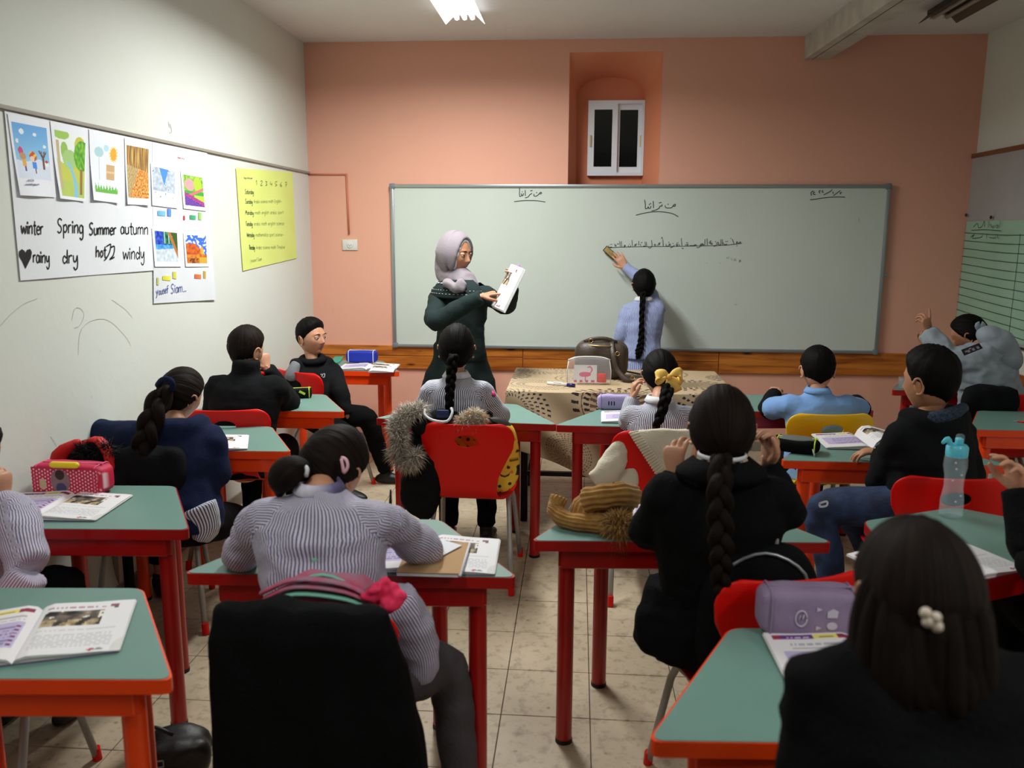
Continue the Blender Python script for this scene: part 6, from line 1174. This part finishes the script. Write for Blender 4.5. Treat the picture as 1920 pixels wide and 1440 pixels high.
# ---------------------------------------------------------------- bags on the teacher table
m_lea = M('brown_leather', (.26, .21, .17), .45, var=.2, vscale=20, bump=.2, bscale=90); m_gold = M('brass_fitting', (.80, .66, .38), .3, metal=.9)
bc = WZ(1128, 712, .76); bx_, by_ = bc[0], bc[1]+.10
t = thing('leather_backpack', 'brown leather backpack with brass rings lying on the teacher table', 'bag', (bx_, by_, .76), -.1)
mb = MB().ell((0, 0, .11), (.16, .10, .115), n=30, m=20, p=.55); V, F, Nn = vox(mb, .008, 3); mesh_obj('body', V+Nn*(nz(V, 14, 2)*.008)[:, None], F, m_lea, t)
MB().tube([(-.10, -.05, .215), (-.05, -.06, .235), (.03, -.06, .238), (.09, -.05, .215)], [(.006, .012)]*4, 8, sub=3).build('handle', m_lea, t)
MB().tube([(.06, -.06, .22), (.075, -.115, .15), (.10, -.13, .07), (.16, -.16, .012), (.20, -.15, .008)], [(.016, .005)]*5, 8, lat=(1, 0, .3), sub=4).build('strap', m_lea, t); MB().tube([(.15, .05, .03), (.25, .04, .015), (.34, .0, .012)], [(.016, .005)]*3, 8, lat=(0, 1, 0), sub=3).build('strap', m_lea, t)
MB().tube([(-.13, -.03, .20), (-.05, -.09, .20), (.05, -.09, .20), (.13, -.03, .19)], .003, 6, sub=3).build('zip', m_gold, t)
for x, z in ((.10, .16), (.085, .12), (-.06, .225), (.19, .012)): MB().tube([(x+.012*math.cos(a), -.118 if z < .2 and x < .15 else -.07, z+.012*math.sin(a)) for a in np.linspace(0, 2*PI, 13)], .0022, 6).build('ring', m_gold, t)
o = WZ(1104, 722, .76); t = thing('clear_pouch', 'clear plastic pouch with a flamingo card in front of the leather backpack', 'pouch', (o[0], o[1]+.02, .76), .04)
m_film = M('clear_film', (.9, .9, .92), .12, spec=.9, alpha=.18)
mb = MB().ell((0, .02, .078), (.125, .035, .08), n=36, m=20, p=.45); mb.build('film', m_film, t); MB().tube([(-.12, 0, .14), (-.06, .0, .158), (.06, 0, .158), (.12, 0, .142)], .004, 8, sub=3).build('zip', m_white, t)
for s in (-1, 1): MB().tube([(s*.123, 0, .01), (s*.125, 0, .08), (s*.115, 0, .14)], .0025, 6).build('seam', m_white, t)
def p_flam(u, v):
    c = rgb(len(u), (.90, .89, .90)); pk = A(.88, .35, .52); c[E_(u, v, .48, .55, .26, .15)] = pk; x = .72+.06*np.sin((v-.1)*9); c[(abs(u-x) < .035) & (v > .12) & (v < .5)] = pk; c[E_(u, v, .68, .12, .07, .05)] = pk; c[E_(u, v, .61, .15, .03, .02)] = (.15, .1, .1); c[(abs(u-.5) < .015) & (v > .65) & (v < .9)] = pk; c[(v > .86) & (np.sin(u*25) > -.2)] = (.82, .25, .42); return c
sheet('flamingo_card', bil([A(-.085, .004, .112), A(.045, .004, .112), A(.045, .004, .012), A(-.085, .004, .012)]), 40, 32, p_flam, t, nrm=(0, -1, 0))
MB().box((.075, .02, .035), (.05, .03, .05), bev=.006).build('red_box', m_cr, t, autosm=40); MB().box((-.01, .03, .018), (.12, .02, .02), bev=.005).build('pink_strip', M('pink_card', (.85, .25, .42), .5), t, autosm=40)
# ---------------------------------------------------------------- knitted hat with fur pompom
def fur(name, P, r, n, ln, mats, parent, o0, droop=0., w=.0016, bias=(0, 0, 0)):
    mb = MB(); P = catmull([A(*p) for p in P], 6) if len(P) > 2 else [A(*p) for p in P]; V = []; F = []; mi = []
    for i in range(n):
        q = P[0] if len(P) == 1 else P[random.randrange(len(P)-1)]; q2 = q if len(P) == 1 else P[min(P.index(q) if False else len(P)-1, len(P)-1)]
        d = unit(rng.normal(size=3)); b0 = q+d*r*random.uniform(.5, 1)+rng.normal(size=3)*r*.12; L_ = ln*random.uniform(.6, 1.15); dr = unit(d+A(*bias)+rng.normal(size=3)*.28); p1 = b0+dr*L_*.55; p2 = b0+dr*L_+A(0, 0, -droop*L_); s = unit(np.cross(dr, rng.normal(size=3)))*w; s2 = unit(np.cross(dr, s))*w
        k = len(V); V += [b0+s, b0-s*.5+s2*.8, b0-s*.5-s2*.8, p1+s*.8, p1-s*.4+s2*.6, p1-s*.4-s2*.6, p2]; F += [(k, k+1, k+4, k+3), (k+1, k+2, k+5, k+4), (k+2, k, k+3, k+5), (k+3, k+4, k+6), (k+4, k+5, k+6), (k+5, k+3, k+6)]; m_ = random.randrange(len(mats)); mi += [m_]*6
    mb.add(np.array(V), F); mb.m = mi; o = mb.build(name, mats, parent, smooth=True, origin=o0); o['kind'] = 'stuff'; return o
m_knit = M('mustard_knit', (.70, .52, .25), .95, vcol=(.58, .40, .17), vscale=25, bump=.3, bscale=150, sheen=.3)
hc_ = WZ(1115, 985, .70); t = thing('knitted_hat', 'mustard ribbed knitted hat with a fur pompom on the desk corner', 'hat', (hc_[0], hc_[1]+.02, .70), 0); H0 = A(hc_[0], hc_[1]+.02, .70)
mb = MB(); an = np.arange(132)*2*PI/132; rings = []
for (z, rx, ry, ox, oy) in ((.0, .075, .055, .02, 0), (.012, .092, .068, .02, 0), (.04, .098, .07, .015, 0), (.07, .088, .062, .02, .01), (.095, .06, .045, .03, .02), (.105, .02, .015, .04, .02)):
    rb_ = 1+.045*np.sin(an*26)+.05*np.sin(an*3+z*30); rings.append(np.stack([ox+rx*rb_*np.cos(an), oy+ry*rb_*np.sin(an), np.full(132, z)+.006*np.sin(an*2+1)], 1))
mb.loft(rings); mb.build('crown', m_knit, t)
def ribtube(P, r, flat, nm):
    P = catmull([A(*p) for p in P], 8); k = len(P); rings = []; an = np.arange(80)*2*PI/80
    for i, p in enumerate(P):
        T_ = unit(P[min(i+1, k-1)]-P[max(i-1, 0)]); s = unit(np.cross(T_, A(0, .35, 1))); u_ = np.cross(s, T_); rr = 1+.05*math.sin(i*.9)
        q = 1+.07*np.sin(an*13); rings.append(p+np.outer(np.cos(an)*r*flat*q*rr, u_)+np.outer(np.sin(an)*r*q*rr, s))
    MB().loft(rings).build(nm, m_knit, t)
ribtube([(-.03, -.03, .085), (.02, -.055, .105), (.08, -.04, .11), (.12, .0, .09)], .034, 1.1, 'brim'); ribtube([(-.115, -.0, .085), (-.125, -.02, .05), (-.10, -.05, .03), (-.04, -.075, .025), (.03, -.085, .025)], .026, 1.0, 'brim')
fc = WZ(1160, 990, .72)-H0; MB().ell(fc, (.035, .035, .03)).build('pompom_core', m_knit, t)
m_f1 = M('tan_fur', (.80, .60, .34), .8); m_f2 = M('dark_tan_fur', (.55, .38, .2), .8); m_f3 = M('pale_fur', (.78, .66, .46), .8)
fur('fur_pompom', [fc], .034, 3600, .052, [m_f1, m_f2, m_f1, m_f3], t, (0, 0, 0), droop=.3, w=.0011)
# ---------------------------------------------------------------- garments on chairs
def drape(label, cx, cy, rz, prof, mat, name='coat', fold=.012, seed=0, cat='coat', vx=.013):
    """prof: (z, half width, half depth, x offset, y offset)"""
    t = thing(name, label, cat, (cx, cy, 0), rz); mb = MB(); an = np.arange(40)*2*PI/40; f = lambda q: np.sign(q)*abs(q)**.45
    mb.loft([np.stack([ox+f(np.cos(an))*a, oy+f(np.sin(an))*b_, np.full(40, z)], 1) for z, a, b_, ox, oy in prof]); V, F, Nn = vox(mb, vx, 3)
    n1_ = nz(V, (11, 11, 3.2), seed); n2_ = nz(V, (22, 22, 8), seed+4); V = V+Nn*(fold*(n1_*1.6+n2_*.6))[:, None]; mesh_obj('cloth_body', V, F, mat, t); return t
drape('black coat hung over the nearest chair back, filling the bottom centre', -.60, 1.78, .03, [(.05, .27, .08, .03, .02), (.20, .265, .08, .02, 0), (.45, .245, .075, .01, -.03), (.62, .228, .06, 0, -.055), (.74, .212, .05, 0, -.075), (.80, .195, .035, 0, -.08), (.812, .15, .018, 0, -.08)], m_blackc, seed=1)
jk = drape('black jacket hung on the yellow chair of the navy hoodie girl', -1.72, 3.07, .35, [(.54, .18, .06, 0, -.03), (.69, .21, .065, 0, -.05), (.775, .19, .05, 0, -.06), (.80, .14, .02, 0, -.06)], m_blackj, name='jacket', seed=2, cat='jacket')
fur('fur_trim', [(-.16, -.10, .80), (-.10, -.11, .81), (-.04, -.12, .81)], .02, 500, .04, [m_shoe, m_blackj], jk, (0, 0, 0))
drape('black garment lying over the back right corner chair', 2.19, 4.64, 0, [(.62, .12, .04, 0, -.04), (.74, .14, .05, 0, -.06), (.81, .12, .05, 0, -.06), (.83, .07, .03, 0, -.06)], m_blackj, name='garment', seed=3, cat='garment')
# fur trimmed puffer coat beside the middle chair
c0 = A(-.66, 3.66, 0); t = thing('puffer_coat', 'black puffer coat with a grey fur trimmed hood hanging on the middle red chair', 'coat', tuple(c0))
limbs = [limb([W(805, 812, 3.72), W(800, 850, 3.70), W(793, 900, 3.70), W(785, 950, 3.70), W(780, 962, 3.70)], [(.09, .05), (.09, .06), (.10, .065), (.085, .06), (.06, .04)], (1, 0, 0), 6)]
ex = MB().ell(W(835, 790, 3.70), (.095, .055, .055)).ell(W(890, 792, 3.72), (.09, .05, .035)).ell(W(790, 795, 3.66), (.05, .05, .05))
for k in range(4): ex.ell(W(795-k*3, 862+k*26, 3.69), (.095-.004*k, .062, .033))
cloth('coat_shell', limbs, m_blackj, t, c0, .010, .006, 2., ex)
lb = MB().tube([W(797, 768, 3.64), W(797, 778, 3.62), W(812, 788, 3.60), W(838, 790, 3.60), W(848, 774, 3.62), W(846, 765, 3.64)], .006, 8, sub=3); lb.build('hood_piping', m_whitecloth, t, origin=c0)
MB().box(W(830, 776, 3.625), (.055, .012, .036), bev=.004).build('care_label', M('navy_label', (.10, .15, .33), .6), t, origin=c0)
m_g1 = M('grey_fur', (.75, .71, .65), .7); m_g2 = M('pale_grey_fur', (.93, .91, .86), .6); m_g3 = M('dark_grey_fur', (.42, .38, .34), .7)
fur('fur_trim', [W(788, 770, 3.66), W(760, 778, 3.64), W(744, 800, 3.62), W(750, 822, 3.60), W(745, 850, 3.60), W(768, 866, 3.60), W(780, 850, 3.60)], .028, 7000, .045, [m_g1, m_g2, m_g3, m_g1], t, c0, droop=.2, w=.0011)
fur('fur_trim', [W(862, 792, 3.62), W(878, 784, 3.62), W(893, 778, 3.63), W(902, 790, 3.63), W(880, 796, 3.62)], .018, 2400, .036, [m_g1, m_g2, m_f1], t, c0, droop=.2, w=.0011)
# emoji backpack
def p_emoji(P):
    c = rgb(len(P), (.10, .09, .06)); x, z = P[:, 0], P[:, 2]; cs = [(-.05, .25), (.05, .22), (.10, .12), (0., .13), (-.10, .12), (.06, .03), (-.05, .02), (.11, .27), (-.13, .22), (.0, .30), (.14, .19), (.14, .04)]
    for i, (cx, cz) in enumerate(cs):
        d = np.hypot(x-cx, z-cz)/.054; c[d < 1] = A(.92, .76, .22) if i % 3 else A(.93, .62, .15); dd = d < .9; ex_ = (np.hypot(x-cx-.017, z-cz-.014) < .008) | (np.hypot(x-cx+.017, z-cz-.014) < .008); c[ex_] = (.12, .07, .03); mo = (abs(np.hypot(x-cx, z-cz)-.028) < .004) & (z < cz-.008) & (abs(x-cx) < .022); c[mo] = (.25, .08, .04); ck = (np.hypot(x-cx-.032, z-cz+.01) < .008); c[ck & dd] = (.92, .45, .25)
    return c
def bag(label, loc, rz, L, Dp, H, painter, trim, name='backpack', cat='bag', n=110, mat=None, lean=0.):
    t = thing(name, label, cat, loc, rz); mb = MB().ell((0, 0, H/2), (L/2, Dp/2, H/2), n=n, m=int(n*.7), p=.6); V = mb.verts(); V[:, 0] *= 1-.14*np.clip(V[:, 2]/H, 0, 1)**2; V[:, 1] += lean*V[:, 2]; g = nz(V, 11, L*11); V = V+np.outer(g, (.3, .5, .3))*.02
    if painter: mesh_obj('body', V, mb.f, vm_case, t, True, col=painter(V))
    else: mb.v = [V]; mb.build('body', mat, t)
    MB().tube([(-L*.36, -Dp*.30, H*.55), (-L*.30, -Dp*.38+lean*H, H*.86), (0, -Dp*.34+lean*H, H*.985), (L*.30, -Dp*.38+lean*H, H*.86), (L*.36, -Dp*.30, H*.55)], .0045, 8, sub=4).build('zip', trim, t)
    MB().tube([(-.035, lean*H, H*.97), (-.03, lean*H, H*.97+.03), (.03, lean*H, H*.97+.03), (.035, lean*H, H*.97)], [(.008, .004)]*4, 8, sub=3).build('handle', trim, t)
    return t
o = W(915, 905, 3.86); bag('yellow emoticon printed backpack on the seat of the middle red chair', (o[0]-.01, 3.755, .425), .05, .34, .09, .36, p_emoji, m_tblk, n=300)
o = W(1425, 1100, 2.12); bag('black backpack with a grey zip on the red chair behind the black coated girl', (o[0], 2.13, .425), 0, .33, .15, .40, None, m_wbf, mat=m_blackc, n=60)
m_pf = M('pink_grey_print', (.78, .30, .42), .8, vcol=(.60, .52, .60), vscale=16, bump=.3, bscale=30); m_mint = M('mint_piping', (.50, .75, .66), .6)
o = W(610, 1170, 1.88); t = bag('pink and grey printed backpack with mint piping behind the black coat', (o[0], 1.90, .42), .03, .30, .09, .395, None, m_mint, mat=m_pf, n=60)
for k in range(3): MB().tube([(-.15+k*.01, -.03-.004*k, .34-k*.012), (-.06, -.05, .385-k*.018), (.06, -.05, .375-k*.018), (.13, -.04, .33-k*.012)], [(.012, .006)]*4, 8, sub=4).build('strap', m_pf if k < 2 else m_mint, t)
mb = MB()
for i in range(9): a = i*.7; mb.ell((.15+.03*math.cos(a), -.05+.01*math.sin(a*2), .345+.022*math.sin(a)), (.026, .014, .018), R=roty(a))
V, F, Nn = vox(mb, .005, 1); mesh_obj('tulle_bow', V+Nn*(nz(V, 60, 3)*.008)[:, None], F, M('hot_pink_tulle', (.92, .18, .36), .7), t)
# cardigan on the chair of the girl with the bow
m_cream = M('cream_knit', (.80, .76, .68), .95, bump=.3, bscale=140, sheen=.3); cc = A(.365, 3.55, 0)
t = thing('cardigan', 'cream ribbed cardigan hanging over the red chair of the bow girl', 'cardigan', tuple(cc))
pts = [(1178, 812), (1215, 806), (1290, 806), (1330, 812), (1335, 870), (1330, 935), (1275, 930), (1238, 902), (1222, 878), (1200, 845)]
Pf = [W(x, y, 3.50) for x, y in pts]; mb = MB(); c = np.mean(Pf, 0); k = len(Pf)
n_ = 10; rings = [[c+(p-c)*s+A(0, -.012+.016*s**3, 0) for p in Pf] for s in (.02, .3, .6, .85, 1.)]+[[p+A(0, .03, 0) for p in Pf]]; mb.loft(rings); V, F, Nn = vox(mb, .008, 3); V = V+Nn*(nz(V, 12, 5)*.010)[:, None]; mesh_obj('cardigan_back', V-cc, F, m_cream, t)
mb = MB()
for i in range(17):
    a = i/16; p0_, p1_ = W(1180+a*48, 812+a*75, 3.478), W(1196+a*46, 808+a*68, 3.474); mb.tube([p0_, p1_], .0035, 6, round_end=True)
mb.build('ribbed_edge', m_cream, t, origin=cc)['kind'] = 'stuff'
cloth('sleeve', [limb([W(1172, 826, 3.56), W(1158, 850, 3.55), W(1140, 882, 3.53), W(1112, 903, 3.52)], [(.03, .02), (.05, .03), (.055, .03), (.045, .025)], (1, .2, .4), 4)], m_cream, t, cc, .009, .007, 8.); cloth('sleeve', [limb([W(1176, 830, 3.58), W(1180, 870, 3.58), W(1172, 908, 3.57), W(1165, 918, 3.57)], [(.03, .02), (.05, .025), (.06, .03), (.04, .02)], (1, 0, 0), 4)], m_cream, t, cc, .009, .008, 5.)
o = W(1216, 925, 3.66); bag('dark purple printed bag on the seat under the cream cardigan', (.30, 3.76, .425), 0, .26, .12, .30, lambda P: np.where((np.hypot((P[:, 0]*16) % 1-.5, (P[:, 2]*16) % 1-.5) < .28)[:, None], A(.62, .55, .66), np.where((nz(P, 20) > .1)[:, None], A(.55, .10, .38), A(.12, .07, .16))), M('magenta_trim', (.70, .08, .42), .6))
# red and black bag by the wall
t = thing('shoulder_bag', 'red and black bag standing behind the pink dotted pencil case by the wall', 'bag', (-1.83, 3.0, 0)); 
mb = MB().ell((0, 0, .62), (.13, .09, .20), n=30, m=20, p=.6); V, F, Nn = vox(mb, .01, 3); mesh_obj('body', V+Nn*(nz(V, 10, 4)*.02)[:, None], F, m_blackj, t); m_rb_ = M('red_bag_panel', (.75, .08, .08), .6)
MB().tube([(-.11, -.06, .70), (-.085, -.075, .79), (-.03, -.05, .83)], [(.03, .02), (.035, .02), (.02, .015)], 10, sub=3, round_end=True).build('red_panel', m_rb_, t); MB().tube([(0, -.04, .83), (.05, -.05, .845), (.09, -.06, .80), (.10, -.065, .74)], [(.02, .012), (.025, .012), (.025, .012), (.02, .01)], 10, sub=3, round_end=True).build('red_panel', m_rb_, t)
MB().tube([(-.10, 0, .0), (-.10, 0, .45)], .02, 8).tube([(.10, 0, .0), (.10, 0, .45)], .02, 8).tube([(-.1, 0, .44), (.1, 0, .44)], .03, 8).build('bag_bottom', m_blackj, t)
# buckled bag on the floor
o = WZ(335, 1455, .0); t = thing('buckled_bag', 'black bag with a metal buckle on the floor beside the orange legs', 'bag', (o[0]-.03, o[1]+.02, 0), .3)
mb = MB().ell((0.02, 0, .062), (.10, .07, .062), n=24, m=16, p=.7); V, F, Nn = vox(mb, .008, 2); mesh_obj('body', V+Nn*(nz(V, 16, 8)*.018)[:, None], F, m_shoe, t)
MB().tube([(-.02+.017*math.cos(a), -.072, .075+.014*math.sin(a)) for a in np.linspace(PI/4, 2*PI+PI/4, 5)], .0025, 6).build('buckle', m_wbf, t); MB().tube([(-.06, -.02, .14), (-.03, -.04, .175), (.02, -.05, .15)], .006, 8, sub=3).build('strap', m_shoe, t)
